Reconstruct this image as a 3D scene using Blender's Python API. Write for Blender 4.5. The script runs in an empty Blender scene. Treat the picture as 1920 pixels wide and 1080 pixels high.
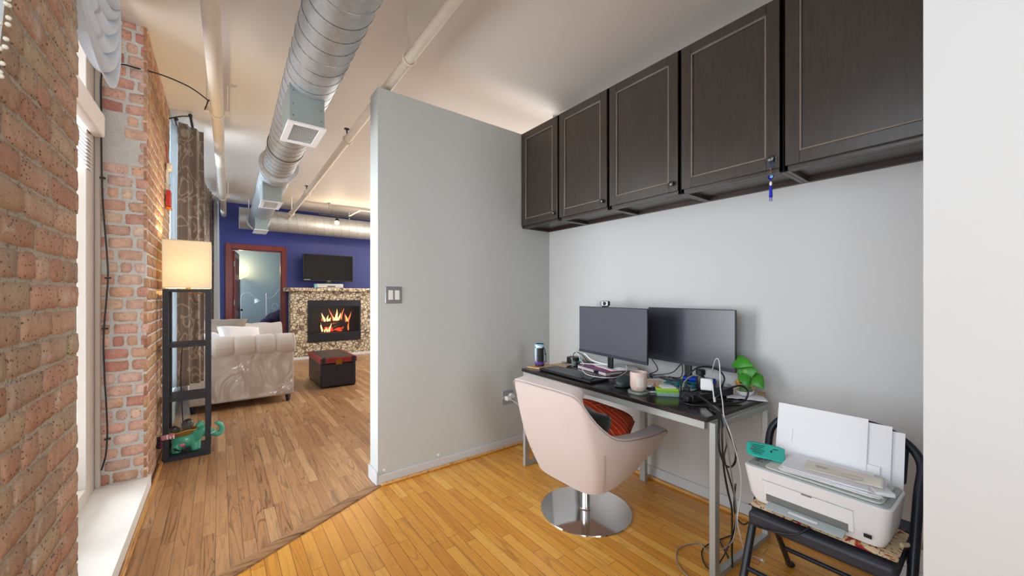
import bpy, bmesh, math, random
from mathutils import Vector, Matrix, Euler, noise
PI = math.pi
S = bpy.context.scene
COL = S.collection
random.seed(7)

# ------------------------------------------------------------------ camera, world, lights, exposure
cam = bpy.data.objects.new('camera', bpy.data.cameras.new('camera')); COL.objects.link(cam)
cam.location = (0, 0, 1.31)
cam.rotation_euler = (PI/2, 0, -math.radians(37.456))
cam.data.sensor_width = 36; cam.data.lens = 714/1920*36; cam.data.shift_y = 14/1920
cam.data.clip_start = .02
S.camera = cam
S.view_settings.view_transform = 'Standard'; S.view_settings.look = 'None'
S.view_settings.gamma = 1; S.view_settings.use_curve_mapping = False
S.view_settings.exposure = 0.32
W = bpy.data.worlds.new('sky'); S.world = W; W.use_nodes = True
W.node_tree.nodes['Background'].inputs[0].default_value = (.80, .90, 1, 1)
W.node_tree.nodes['Background'].inputs[1].default_value = 2.2
def area(name, loc, rot, sx, sy, power, color=(1, 1, 1), spread=PI):
    l = bpy.data.lights.new(name, 'AREA'); l.shape = 'RECTANGLE'; l.size = sx; l.size_y = sy
    l.energy = power; l.color = color; l.spread = spread
    o = bpy.data.objects.new(name, l); COL.objects.link(o); o.location = loc; o.rotation_euler = rot; return o
def point(name, loc, power, color, r=.05):
    l = bpy.data.lights.new(name, 'POINT'); l.energy = power; l.color = color; l.shadow_soft_size = r
    o = bpy.data.objects.new(name, l); COL.objects.link(o); o.location = loc; return o
area('daylight_near_window', (-1.0, 2.75, 1.6), (0, -PI/2, 0), 2.7, 1.7, 92, (.93, .97, 1))
area('daylight_behind_window', (-1.0, .2, 1.6), (0, -PI/2, 0), 2.7, 2.1, 22, (.95, .98, 1))
area('daylight_living_window', (-1.0, 6.8, 1.7), (0, -PI/2, 0), 2.6, 3.4, 250, (.82, .92, 1))
area('back_fill', (.3, -3.4, 1.6), (PI/2, 0, 0), 2.4, 2.2, 120, (1, .98, .95))  # added fill through the unseen opening behind the camera
area('living_right_fill', (4.3, 6.0, 2.2), (0, PI/2, 0), 1.8, 4.0, 120, (1, .95, .88))  # added warm fill inside the room, no window in this wall
area('bedroom_cool_fill', (-.4, 10.4, 1.8), (0, -PI/2, 0), 1.4, 1.6, 22, (.72, .88, 1))  # added cool fill inside the bedroom, no window there

# ------------------------------------------------------------------ node helpers
class G:
    def __init__(s, name):
        s.m = bpy.data.materials.new(name); s.m.use_nodes = True
        s.t = s.m.node_tree; s.b = s.t.nodes['Principled BSDF']; s.out = s.t.nodes['Material Output']
    def put(s, sock, v):
        if isinstance(v, bpy.types.NodeSocket): s.t.links.new(v, sock)
        elif v is not None:
            if isinstance(v, (tuple, list)) and len(v) == 3 and sock.type == 'RGBA': v = (*v, 1)
            sock.default_value = v
    def n(s, ty, props=None, **ins):
        nd = s.t.nodes.new('ShaderNode' + ty)
        for k, v in (props or {}).items(): setattr(nd, k, v)
        for k, v in ins.items():
            k = k.replace('_', ' ')
            key = int(k[1:]) if k[0] == 'i' and k[1:].isdigit() else k
            s.put(nd.inputs[key], v)
        return nd
    def ma(s, op, a, b=0.0, c=None):
        nd = s.n('Math', {'operation': op}); s.put(nd.inputs[0], a); s.put(nd.inputs[1], b)
        if c is not None: s.put(nd.inputs[2], c)
        return nd.outputs[0]
    def mix(s, f, a, b, mode='MIX'):
        nd = s.n('Mix', {'data_type': 'RGBA', 'blend_type': mode})
        s.put(nd.inputs[0], f); s.put(nd.inputs[6], a); s.put(nd.inputs[7], b); return nd.outputs[2]
    def obj(s): return s.n('TexCoord').outputs['Object']
    def mapv(s, v, scale=(1, 1, 1), rot=(0, 0, 0), loc=(0, 0, 0)):
        return s.n('Mapping', Vector=v, Scale=scale, Rotation=rot, Location=loc).outputs[0]
    def noise(s, v, scale, detail=3, rough=.5, dist=0):
        return s.n('TexNoise', Vector=v, Scale=scale, Detail=detail, Roughness=rough, Distortion=dist).outputs[0]
    def ramp(s, f, stops, interp='LINEAR'):
        nd = s.n('ValToRGB'); nd.color_ramp.interpolation = interp
        e = nd.color_ramp.elements
        while len(e) < len(stops): e.new(.5)
        for i, (p, c) in enumerate(stops):
            e[i].position = p; e[i].color = (*c, 1) if not isinstance(c, (int, float)) else (c, c, c, 1)
        s.put(nd.inputs[0], f); return nd.outputs[0]
    def sep(s, v):
        return s.n('SeparateXYZ', Vector=v).outputs
    def comb(s, x, y, z=0.0):
        nd = s.n('CombineXYZ'); s.put(nd.inputs[0], x); s.put(nd.inputs[1], y); s.put(nd.inputs[2], z); return nd.outputs[0]
    def bump(s, h, strength=.3, dist=.01):
        s.put(s.b.inputs['Normal'], s.n('Bump', Strength=strength, Distance=dist, Height=h).outputs[0])
    def set(s, **k):
        for a, v in k.items(): s.put(s.b.inputs[a.replace('_', ' ')], v)
        return s
def rgb(r, g, b):   # sRGB 0-255 -> linear
    f = lambda c: ((c/255 + .055)/1.055)**2.4 if c > 10 else c/255/12.92
    return (f(r), f(g), f(b))
def simple(name, c, rough=.5, metal=0, var=.08, scale=20, bump=0, bscale=60, **kw):
    g = G(name); v = g.obj()
    nz = g.noise(v, scale, 4)
    lo = tuple(x*(1-var) for x in c); hi = tuple(min(1, x*(1+var)) for x in c)
    g.set(Base_Color=g.mix(nz, lo, hi), Roughness=rough, Metallic=metal)
    if bump: g.bump(g.noise(v, bscale, 4), bump, .004)
    for k, x in kw.items(): g.put(g.b.inputs[k.replace('_', ' ')], x)
    return g.m

M = {}
def wall_mat(name, c, var=.02):
    g = G(name); v = g.obj()
    g.set(Base_Color=g.mix(g.noise(v, 1.5, 3), tuple(x*(1-var) for x in c), tuple(min(1, x*(1+var)) for x in c)), Roughness=.62)
    g.bump(g.noise(v, 90, 3), .06, .003); return g.m
M['grey_wall'] = wall_mat('wall_paint_grey', rgb(206, 206, 206))
M['partition'] = wall_mat('wall_paint_partition', rgb(198, 203, 203))
M['white_wall'] = wall_mat('wall_paint_white', rgb(200, 200, 200))
M['ceiling'] = wall_mat('ceiling_paint', rgb(220, 212, 205))
M['bedroom'] = wall_mat('bedroom_paint', rgb(172, 190, 196))
M['trim'] = simple('white_trim', rgb(225, 226, 228), .4, var=.03)
M['greytrim'] = simple('grey_trim', rgb(205, 208, 212), .45, var=.03)
def blue():
    g = G('blue_wall_paint'); v = g.obj(); x = g.sep(v)
    patch = g.ma('MULTIPLY', g.ma('GREATER_THAN', x[0], .0), g.ma('LESS_THAN', x[2], 5))
    g.set(Base_Color=g.mix(g.noise(v, 1.2, 3), rgb(36, 44, 118), rgb(50, 58, 128)), Roughness=.5)
    return g.m
M['blue'] = blue()

def planks(name, pal, width, length, grain_dark, rough, gapdark, grain_amt, offset=0.):
    g = G(name); v = g.obj(); x = g.sep(v)
    bx = g.ma('DIVIDE', g.ma('ADD', x[0], offset), width)
    idx = g.ma('FLOOR', bx); fx = g.ma('FRACT', bx)
    r1 = g.n('TexWhiteNoise', {'noise_dimensions': '1D'}, W=idx).outputs[0]
    by = g.ma('ADD', g.ma('DIVIDE', x[1], length), g.ma('MULTIPLY', r1, 7.3))
    iy = g.ma('FLOOR', by); fy = g.ma('FRACT', by)
    cell = g.comb(idx, iy, 0.)
    wn = g.n('TexWhiteNoise', {'noise_dimensions': '2D'}, Vector=cell)
    r2 = wn.outputs[0]
    base = g.ramp(r2, pal)
    off = g.n('VectorMath', {'operation': 'SCALE'}, i0=wn.outputs[1]); g.put(off.inputs['Scale'], 20.)
    vv = g.n('VectorMath', {'operation': 'ADD'}, i0=v, i1=off.outputs[0]).outputs[0]
    gv = g.mapv(vv, (26, 1.5, 1))
    fine = g.noise(gv, 2.6, 5, .65, .4)
    cv = g.mapv(vv, (11, .75, 1))
    cath = g.ma('FRACT', g.ma('MULTIPLY', g.noise(cv, 1.1, 1.5, .4, .9), 9.))
    cline = g.ramp(cath, [(0, 1.0), (.10, .55), (.22, 0.), (.85, 0.), (1, 1.)])
    mask = g.ramp(g.noise(g.mapv(vv, (1.6, .45, 1)), 1.5, 2), [(.42, 0.), (.6, 1.)])
    gr = g.ma('ADD', g.ma('MULTIPLY', g.ramp(fine, [(.48, 0.), (.72, 1.)]), .55), g.ma('MULTIPLY', g.ma('MULTIPLY', cline, mask), .8))
    c1 = g.mix(g.ma('MULTIPLY', gr, grain_amt), base, grain_dark)
    ex = g.ma('MINIMUM', fx, g.ma('SUBTRACT', 1, fx)); ey = g.ma('MULTIPLY', g.ma('MINIMUM', fy, g.ma('SUBTRACT', 1, fy)), length/width)
    e = g.ma('MINIMUM', ex, ey)
    gap = g.ramp(e, [(0, 1.), (.012, 1.), (.03, 0.)])
    c2 = g.mix(g.ma('MULTIPLY', gap, .75), c1, gapdark)
    g.set(Base_Color=c2, Roughness=g.ma('ADD', rough, g.ma('MULTIPLY', g.noise(v, 3, 3), .12)))
    g.bump(g.ma('ADD', g.ma('MULTIPLY', gap, -1), g.ma('MULTIPLY', gr, -.25)), .35, .002)
    return g.m
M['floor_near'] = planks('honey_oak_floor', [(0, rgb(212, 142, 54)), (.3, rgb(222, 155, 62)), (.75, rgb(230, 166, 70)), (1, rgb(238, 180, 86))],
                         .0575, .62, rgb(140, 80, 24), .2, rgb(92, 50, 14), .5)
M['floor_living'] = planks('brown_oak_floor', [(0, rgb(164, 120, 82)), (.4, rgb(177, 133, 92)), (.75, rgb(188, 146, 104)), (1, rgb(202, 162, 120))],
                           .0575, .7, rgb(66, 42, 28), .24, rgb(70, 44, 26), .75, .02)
def oak(name, a, b, d, axis=1, rough=.35):
    g = G(name); v = g.obj(); sc = [30, 30, 30]; sc[axis] = 2
    f = g.noise(g.mapv(v, tuple(sc)), 2, 5, .65, .5)
    g.set(Base_Color=g.mix(g.ramp(f, [(.5, 0.), (.68, 1.)]), g.mix(g.noise(v, 3, 2), a, b), d), Roughness=rough); g.bump(f, .12, .003)
    return g.m
M['oak_shoe'] = oak('oak_shoe_moulding', rgb(206, 150, 82), rgb(216, 166, 100), rgb(150, 96, 44), 1)
M['oak_strip'] = oak('oak_threshold', rgb(160, 116, 80), rgb(178, 136, 96), rgb(84, 54, 36), 0)

def brick_mat(name, pits=1.0):
    g = G(name); v = g.obj()
    ca = g.n('VertexColor', {'layer_name': 'Col'}).outputs[0]
    n1 = g.noise(v, 14, 5, .65); n2 = g.noise(v, 55, 4, .7)
    c = g.mix(g.ramp(n1, [(.35, 0.), (.7, .5)]), ca, g.mix(.5, ca, rgb(214, 186, 156)))
    c = g.mix(g.ramp(g.noise(v, 5, 4, .7), [(.45, 0.), (.62, .45)]), c, rgb(176, 132, 108))
    c = g.mix(g.ramp(n2, [(.3, .35), (.5, 0.)]), c, rgb(120, 88, 66))
    vr = g.n('TexVoronoi', {'feature': 'F1'}, Vector=g.mapv(v, (1, .8, 1.25), (.5, 0, 0)), Scale=95., Randomness=1.)
    rnd = g.n('SeparateColor', Color=vr.outputs['Color']).outputs[0]
    pit = g.ma('MULTIPLY', g.ma('LESS_THAN', vr.outputs['Distance'], g.ma('MULTIPLY', g.noise(v, 30, 3, .8), .62)), g.ma('GREATER_THAN', rnd, 1-.17*pits))
    c = g.mix(g.ma('MULTIPLY', pit, .75), c, rgb(66, 48, 38))
    eff = g.ramp(g.noise(v, 9, 5, .7), [(.58, 0.), (.7, .5)])
    c = g.mix(eff, c, rgb(222, 214, 202))
    g.set(Base_Color=c, Roughness=.93)
    g.bump(g.ma('ADD', g.ma('MULTIPLY', n2, .8), g.ma('MULTIPLY', pit, -1.2)), .9, .006)
    return g.m
M['brick'] = brick_mat('old_brick'); M['brick_clean'] = brick_mat('reveal_brick', .3)
def mortar(name, a, b, spots):
    g = G(name); v = g.obj(); n1 = g.noise(v, 25, 5, .7); n2 = g.noise(v, 90, 4, .7)
    c = g.mix(n1, a, b)
    c = g.mix(g.ramp(n2, [(.36, spots), (.46, 0.)]), c, rgb(70, 60, 52))
    g.set(Base_Color=c, Roughness=.95); g.bump(n2, 1., .008); return g.m
M['mortar'] = mortar('sandy_mortar', rgb(178, 164, 144), rgb(210, 202, 188), .6)
M['mortar_light'] = mortar('white_mortar', rgb(206, 204, 198), rgb(232, 230, 226), .2)
M['concrete'] = simple('painted_sill', rgb(232, 230, 226), .7, var=.05, scale=8, bump=.25, bscale=30)

def galv(name, spiral=True):
    g = G(name); v = g.obj()
    n1 = g.noise(g.mapv(v, (1, 1, 1)), 6, 4); 
    vo = g.n('TexVoronoi', Vector=v, Scale=38.).outputs['Color']
    sp = g.n('SeparateColor', Color=vo).outputs[0]
    c = g.mix(sp, rgb(186, 190, 194), rgb(200, 204, 208)); c = g.mix(g.ramp(n1, [(.45, 0.), (.75, .35)]), c, rgb(168, 172, 174))
    g.set(Base_Color=c, Metallic=.75, Roughness=.5)
    g.bump(n1, .05, .01); return g.m
M['galv'] = galv('galvanised_steel')
M['pipe'] = simple('cream_pipe_paint', rgb(226, 216, 202), .45, bump=.1, bscale=25)
M['chrome'] = simple('polished_chrome', (.75, .75, .76), .07, 1, var=.03)
M['steel'] = simple('brushed_steel', rgb(165, 165, 168), .3, 1)
M['silver'] = simple('silver_grey_powdercoat', rgb(172, 176, 176), .38, .35, bump=.03)
M['black'] = simple('black_plastic', rgb(26, 26, 30), .38, bump=.02)
M['blackmetal'] = simple('black_painted_metal', rgb(30, 32, 42), .35, .1)
M['navywood'] = simple('black_stained_wood', rgb(28, 32, 44), .5)
M['white'] = simple('white_plastic', rgb(238, 238, 238), .3, var=.02)
M['paper'] = simple('white_paper', rgb(240, 240, 244), .7, var=.02, scale=4)
M['cream'] = simple('cream_paper', rgb(232, 226, 214), .75, var=.04)
M['grille'] = simple('grey_detail_and_shade', rgb(120, 120, 118), .6)  # plain grey for small details, also paints the shade inside the diffusers
M['kcable'] = simple('black_cable', rgb(24, 25, 30), .45)
M['wcable'] = simple('white_cable', rgb(228, 228, 228), .4)
M['gcable'] = simple('grey_cable', rgb(140, 135, 130), .45)
M['glass_dark'] = simple('dark_screen', rgb(14, 14, 18), .12)

def dark_wood():
    g = G('espresso_wood'); v = g.obj()
    f = g.noise(g.mapv(v, (30, 30, 2.2)), 2.4, 6, .7, .6)
    c = g.mix(g.ramp(f, [(.4, 0.), (.7, 1.)]), rgb(44, 36, 31), rgb(60, 50, 43))
    g.set(Base_Color=c, Roughness=g.ma('ADD', .27, g.ma('MULTIPLY', f, .12)), Specular_IOR_Level=.9)
    g.bump(f, .16, .003); return g.m
M['cab'] = dark_wood()
M['cab_edge'] = simple('espresso_edge', rgb(124, 112, 102), .25, var=.3, scale=60)
M['cab_under'] = simple('espresso_underside', rgb(52, 34, 34), .4)
def fabric(name, a, b, sc=400, bump=.25, rough=.9):
    g = G(name); v = g.obj()
    n1 = g.noise(v, sc, 2); n2 = g.noise(v, 5, 4)
    g.set(Base_Color=g.mix(g.ma('MULTIPLY', g.ma('ADD', n1, n2), .5), a, b), Roughness=rough, Sheen_Weight=.3)
    g.bump(n1, bump, .002); return g.m
M['pink'] = fabric('pale_pink_felt', rgb(196, 181, 177), rgb(212, 198, 194), 260)
M['pink_seam'] = simple('grey_pink_piping', rgb(170, 158, 152), .8)
M['sofa'] = fabric('beige_velvet', rgb(180, 168, 160), rgb(202, 192, 184), 200)
M['sofa_brown'] = fabric('taupe_cushion_fabric', rgb(128, 112, 100), rgb(150, 134, 120))
M['whitefab'] = fabric('white_cushion_fabric', rgb(222, 218, 220), rgb(238, 234, 236))
M['blackfab'] = fabric('black_fabric', rgb(16, 16, 18), rgb(26, 26, 28))
M['vinyl'] = simple('black_vinyl', rgb(46, 48, 58), .5, bump=.15, bscale=120)
def plastic_wrap():
    g = G('plastic_wrapped_velvet'); v = g.obj()
    w = g.noise(g.mapv(v, (1.3, 1, 1)), 2.2, 2, .5, 1.4)
    g.set(Base_Color=g.mix(g.noise(v, 6, 3), rgb(158, 144, 134), rgb(178, 164, 152)), Roughness=.45, Coat_Weight=1., Coat_Roughness=.08)
    g.bump(w, .8, .06); g.put(g.b.inputs['Coat Normal'], g.b.inputs['Normal'].links[0].from_socket); return g.m
M['wrap'] = plastic_wrap()
def curtain_mat():
    g = G('embroidered_curtain'); v = g.obj()
    p = g.mapv(v, (6.5, 4.5, 4.2)); p = g.n('VectorMath', {'operation': 'ADD'}, i0=p, i1=g.n('VectorMath', {'operation': 'SCALE'}, i0=g.n('TexNoise', Vector=p, Scale=1.2).outputs[1], Scale=1.3).outputs[0]).outputs[0]
    d = g.n('TexVoronoi', Vector=p, Scale=1.).outputs['Distance']
    ring = g.ramp(g.ma('FRACT', g.ma('MULTIPLY', d, 4.)), [(0, 0.), (.1, 1.), (.3, 1.), (.42, 0.), (1, 0.)])
    m = g.ma('MULTIPLY', ring, g.ramp(d, [(.55, 1.), (.7, 0.)]))
    st = g.noise(g.mapv(v, (300, 60, 60)), 2, 2)
    g.set(Base_Color=g.mix(g.ma('MULTIPLY', m, .65), g.mix(st, rgb(104, 90, 82), rgb(126, 112, 102)), rgb(178, 164, 146)), Roughness=.55, Sheen_Weight=.4)
    g.bump(m, .3, .003); return g.m
M['curtain'] = curtain_mat()
def translucent(name, c, t=.5, rough=.8, alpha=1., tex=False):
    g = G(name); v = g.obj()
    tr = g.n('BsdfTranslucent', Color=c); di = g.n('BsdfDiffuse', Color=g.mix(g.noise(v, 40, 3), tuple(x*.94 for x in c), c))
    mx = g.n('MixShader', i0=t, i1=di.outputs[0], i2=tr.outputs[0]).outputs[0]
    if alpha < 1 or tex:
        a = alpha
        if tex:
            cell = g.n('TexVoronoi', Vector=g.mapv(v, (1, 1, 1)), Scale=70.).outputs['Distance']
            vine = g.n('TexVoronoi', {'feature': 'DISTANCE_TO_EDGE'}, Vector=v, Scale=9.).outputs['Distance']
            band = g.ma('LESS_THAN', vine, .09)
            a = g.ma('MINIMUM', g.ma('ADD', alpha, g.ma('MULTIPLY', band, g.ma('LESS_THAN', cell, .42))), 1.)
        mx = g.n('MixShader', i0=a, i1=g.n('BsdfTransparent').outputs[0], i2=mx).outputs[0]
    g.t.links.new(mx, g.out.inputs[0]); return g.m
M['swag'] = translucent('white_swag_satin', rgb(206, 209, 215), .05)
M['sheer'] = translucent('sheer_grey', rgb(196, 204, 210), .5, alpha=.8)
M['lace'] = translucent('beaded_lace', rgb(214, 218, 218), .3, alpha=.72, tex=True)
M['shade'] = translucent('cream_lamp_fabric', rgb(246, 241, 232), .40)
M['leaf_t'] = simple('pothos_leaf', rgb(52, 140, 36), .35, var=.35, scale=9, Subsurface_Weight=.1)
def glass(name, tint=(1, 1, 1), refl=.08):
    g = G(name)
    fr = g.n('Fresnel', IOR=1.45).outputs[0]
    mx = g.n('MixShader', i0=fr, i1=g.n('BsdfTransparent', Color=tint).outputs[0], i2=g.n('BsdfGlossy', Roughness=.02).outputs[0])
    g.t.links.new(mx.outputs[0], g.out.inputs[0]); return g.m
M['glass'] = glass('window_glass')
M['glass_fire'] = glass('firebox_glass', (.85, .85, .88))
def emis(name, c, st):
    g = G(name); v = g.obj()
    e = g.n('Emission', Color=g.mix(g.noise(v, 9, 2), tuple(x*.92 for x in c), c), Strength=st); g.t.links.new(e.outputs[0], g.out.inputs[0]); return g.m
M['bulb'] = emis('warm_bulb', (1, .78, .42), 25)
M['torch'] = emis('torchiere_glow', (1, .84, .50), 1.3)
M['flame'] = emis('flame_core', (1, .50, .16), 4.5)
M['flame_red'] = emis('flame_edge', (1, .16, .04), 2.2)
M['ember'] = emis('ember', (1, .07, .03), 1.3)
def mosaic():
    g = G('stone_mosaic'); v = g.obj()
    vo = g.n('TexVoronoi', {'feature': 'DISTANCE_TO_EDGE'}, Vector=v, Scale=15.5, Randomness=1.)
    vc = g.n('TexVoronoi', {'feature': 'F1'}, Vector=v, Scale=15.5, Randomness=1.)
    r = g.n('SeparateColor', Color=vc.outputs['Color']).outputs[0]
    c = g.ramp(r, [(0, rgb(120, 100, 84)), (.07, rgb(134, 112, 94)), (.1, rgb(196, 178, 148)), (.5, rgb(212, 198, 168)), (1, rgb(226, 216, 194))])
    ln = g.ramp(vo.outputs['Distance'], [(0, 1.), (.05, 1.), (.085, 0.)])
    g.set(Base_Color=g.mix(ln, c, rgb(92, 76, 62)), Roughness=.5); g.bump(g.ma('MULTIPLY', ln, -1), .5, .004); return g.m
M['mosaic'] = mosaic()
M['cherry'] = oak('cherry_door_wood', rgb(104, 30, 28), rgb(122, 38, 32), rgb(60, 12, 14), 2, .32)
M['redlac'] = simple('red_lacquer', rgb(132, 34, 34), .3, var=.2)
M['trunk'] = simple('black_leather', rgb(26, 28, 40), .35, bump=.1, bscale=40)
M['darkmetal'] = simple('dark_pewter', rgb(92, 90, 88), .3, .9)
M['winframe'] = simple('window_frame_paint', rgb(206, 196, 186), .5, var=.03)
M['brass'] = simple('aged_brass', rgb(150, 110, 50), .3, 1)

# ------------------------------------------------------------------ mesh helpers
class MB:
    def __init__(s): s.bm = bmesh.new()
    def box(s, c, d, rot=None):
        m = Matrix.Translation(Vector(c))
        if rot is not None: m = m @ (rot.to_matrix().to_4x4() if isinstance(rot, Euler) else Euler(rot).to_matrix().to_4x4())
        m = m @ Matrix.Diagonal((*d, 1)); bmesh.ops.create_cube(s.bm, size=1, matrix=m); return s
    def bb(s, x0, x1, y0, y1, z0, z1):
        return s.box(((x0+x1)/2, (y0+y1)/2, (z0+z1)/2), (abs(x1-x0), abs(y1-y0), abs(z1-z0)))
    def cyl(s, a, b, r, r2=None, n=20):
        a, b = Vector(a), Vector(b); d = b-a
        m = Matrix.Translation((a+b)/2) @ d.to_track_quat('Z', 'Y').to_matrix().to_4x4()
        bmesh.ops.create_cone(s.bm, cap_ends=True, segments=n, radius1=r, radius2=r if r2 is None else r2, depth=d.length, matrix=m); return s
    def sph(s, c, r, sc=(1, 1, 1), u=20, v=12, rot=None):
        m = Matrix.Translation(Vector(c))
        if rot: m = m @ Euler(rot).to_matrix().to_4x4()
        bmesh.ops.create_uvsphere(s.bm, u_segments=u, v_segments=v, radius=r, matrix=m @ Matrix.Diagonal((*sc, 1))); return s
    def lathe(s, prof, c=(0, 0, 0), n=32, sc=(1, 1), rot=None):
        R = Euler(rot).to_matrix() if rot else Matrix.Identity(3)
        rings = []
        for r, z in prof:
            if r < 1e-6: rings.append([s.bm.verts.new(Vector(c) + R @ Vector((0, 0, z)))])
            else: rings.append([s.bm.verts.new(Vector(c) + R @ Vector((r*sc[0]*math.cos(2*PI*i/n), r*sc[1]*math.sin(2*PI*i/n), z))) for i in range(n)])
        for A, B in zip(rings, rings[1:]):
            for i in range(n):
                j = (i+1) % n
                if len(A) == 1 and len(B) == 1: continue
                try:
                    if len(A) == 1: s.bm.faces.new((A[0], B[i], B[j]))
                    elif len(B) == 1: s.bm.faces.new((A[i], A[j], B[0]))
                    else: s.bm.faces.new((A[i], A[j], B[j], B[i]))
                except ValueError: pass
        return s
    def tube(s, pts, r, n=8, smooth=True, cap=True, radii=None, closed=False):
        P = [Vector(p) for p in pts]
        if smooth and len(P) > 2: P = catmull(P, 6, closed)
        N = len(P); up = None; rings = []
        for i, p in enumerate(P):
            if closed: d = P[(i+1) % N]-P[i-1]
            else: d = P[min(i+1, N-1)]-P[max(i-1, 0)]
            if d.length < 1e-9: d = Vector((0, 0, 1))
            d.normalize()
            if up is None: up = d.orthogonal().normalized()
            up = (up - d*up.dot(d)); up = up.normalized() if up.length > 1e-6 else d.orthogonal().normalized()
            sd = d.cross(up); rr = r if radii is None else radii[0]+(radii[1]-radii[0])*i/(N-1)
            rings.append([s.bm.verts.new(p + (up*math.cos(2*PI*k/n) + sd*math.sin(2*PI*k/n))*rr) for k in range(n)])
        L = list(zip(rings, rings[1:])) + ([(rings[-1], rings[0])] if closed else [])
        for A, B in L:
            for k in range(n): s.bm.faces.new((A[k], A[(k+1) % n], B[(k+1) % n], B[k]))
        if cap and not closed: s.bm.faces.new(rings[0][::-1]); s.bm.faces.new(rings[-1])
        return s
    def prism(s, poly, h, mat4=None):   # poly (x,y) extruded +z by h
        a = [s.bm.verts.new((x, y, 0)) for x, y in poly]; b = [s.bm.verts.new((x, y, h)) for x, y in poly]
        if mat4 is not None:
            for v in a+b: v.co = mat4 @ v.co
        n = len(a); s.bm.faces.new(a[::-1]); s.bm.faces.new(b)
        for i in range(n): s.bm.faces.new((a[i], a[(i+1) % n], b[(i+1) % n], b[i]))
        return s
    def grid(s, f, nu, nv, thick=0):
        V = [[s.bm.verts.new(f(i/nu, j/nv)) for j in range(nv+1)] for i in range(nu+1)]
        for i in range(nu):
            for j in range(nv): s.bm.faces.new((V[i][j], V[i+1][j], V[i+1][j+1], V[i][j+1]))
        return s
    def pillow(s, c, d, rot=(0, 0, 0), n=10, pinch=.25):
        R = Euler(rot).to_matrix(); C = Vector(c)
        for sg in (1, -1):
            def f(u, v):
                x, y = u*2-1, v*2-1
                e = max(0, (1-x**4))*max(0, (1-y**4)); k = 1-pinch*(1-abs(x*y))*(max(abs(x), abs(y)))**3*.35
                return C + R @ Vector((x*d[0]/2*k, y*d[1]/2*k, sg*d[2]/2*e**.45))
            s.grid(f, n, n)
        bmesh.ops.remove_doubles(s.bm, verts=s.bm.verts, dist=1e-5); return s
    def build(s, name, mat, parent=None, smooth=None, bevel=0, sub=0, solid=0, seg=2):
        me = bpy.data.meshes.new(name)
        bmesh.ops.recalc_face_normals(s.bm, faces=s.bm.faces)
        s.bm.to_mesh(me); s.bm.free()
        o = bpy.data.objects.new(name, me); COL.objects.link(o)
        me.materials.append(M[mat] if isinstance(mat, str) else mat)
        if parent: o.parent = parent
        if smooth is None: smooth = True
        if smooth:
            me.shade_smooth()
            if not sub: me.set_sharp_from_angle(angle=math.radians(38))
        if solid: q = o.modifiers.new('solid', 'SOLIDIFY'); q.thickness = solid; q.offset = 0
        if bevel: q = o.modifiers.new('bevel', 'BEVEL'); q.width = bevel; q.segments = seg; q.limit_method = 'ANGLE'
        if sub: q = o.modifiers.new('sub', 'SUBSURF'); q.levels = sub; q.render_levels = sub
        return o
def catmull(P, k, closed=False):
    out = []; N = len(P)
    for i in range(N if closed else N-1):
        p0, p1, p2, p3 = (P[(i-1) % N], P[i], P[(i+1) % N], P[(i+2) % N]) if closed else (P[max(i-1, 0)], P[i], P[i+1], P[min(i+2, N-1)])
        for j in range(k):
            t = j/k
            out.append(.5*((2*p1)+(p2-p0)*t+(2*p0-5*p1+4*p2-p3)*t*t+(3*p1-p0-3*p2+p3)*t**3))
    if not closed: out.append(P[-1])
    return out
def thing(name, label, cat, loc=(0, 0, 0), rz=0, group=None, rot=None):
    o = bpy.data.objects.new(name, None); COL.objects.link(o); o.empty_display_size = .05
    o.location = loc; o.rotation_euler = rot or (0, 0, rz); o['label'] = label; o['category'] = cat
    if group: o['group'] = group
    return o
def tag(o, label, cat, group=None):
    o['label'] = label; o['category'] = cat
    if group: o['group'] = group
    return o
def struct(o): o['kind'] = 'structure'; return o
def box(name, mat, x0, x1, y0, y1, z0, z1, parent=None, bevel=0): return MB().bb(x0, x1, y0, y1, z0, z1).build(name, mat, parent, bevel=bevel, smooth=bool(bevel))
def sbox(*a, **k): return struct(box(*a, **k))
def dup(root, loc=None, rz=None, **props):
    r = root.copy(); COL.objects.link(r)
    if loc is not None: r.location = loc
    if rz is not None: r.rotation_euler = (0, 0, rz)
    for k, v in props.items(): r[k] = v
    for ch in list(root.children):
        c = ch.copy(); COL.objects.link(c); c.parent = r
        for g in ch.children: d = g.copy(); COL.objects.link(d); d.parent = c
    return r
H = 3.10; WX = -.385; RX = 2.467; FY = 9.12

# ------------------------------------------------------------------ the shell
def poly(name, mat, pts, z0, z1):
    m = MB(); m.prism(pts, z1-z0, Matrix.Translation((0, 0, z0))); return struct(m.build(name, mat, smooth=False))
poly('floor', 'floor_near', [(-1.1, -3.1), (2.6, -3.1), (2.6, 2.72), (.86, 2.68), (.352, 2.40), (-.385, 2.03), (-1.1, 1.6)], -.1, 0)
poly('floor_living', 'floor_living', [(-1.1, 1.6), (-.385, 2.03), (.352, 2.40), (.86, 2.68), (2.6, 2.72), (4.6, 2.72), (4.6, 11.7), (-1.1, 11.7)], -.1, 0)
def sm(t): t = max(0., min(1., t)); return t*t*(3-2*t)
m = MB(); m.bb(-1.1, 4.6, -3.1, 11.7, H+.012, H+.1)
def ceil_skin(u, v):
    x, y = -1.1+5.7*u, -3.1+6.4*v
    return Vector((x, y, H-.135*sm((x-.75)/1.25)*sm((2.92-y)/.62)))
m.grid(ceil_skin, 76, 128)
m.grid(lambda u, v: Vector((-1.1+5.7*u, 3.3+8.4*v, H)), 2, 2)
struct(m.build('ceiling', 'ceiling'))
sbox('wall_right', 'grey_wall', RX, RX+.12, -3.0, 2.805, 0, 2.752)
sbox('wall_right_upper', 'ceiling', RX, RX+.12, -3.0, 2.50, 2.752, H)
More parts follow.
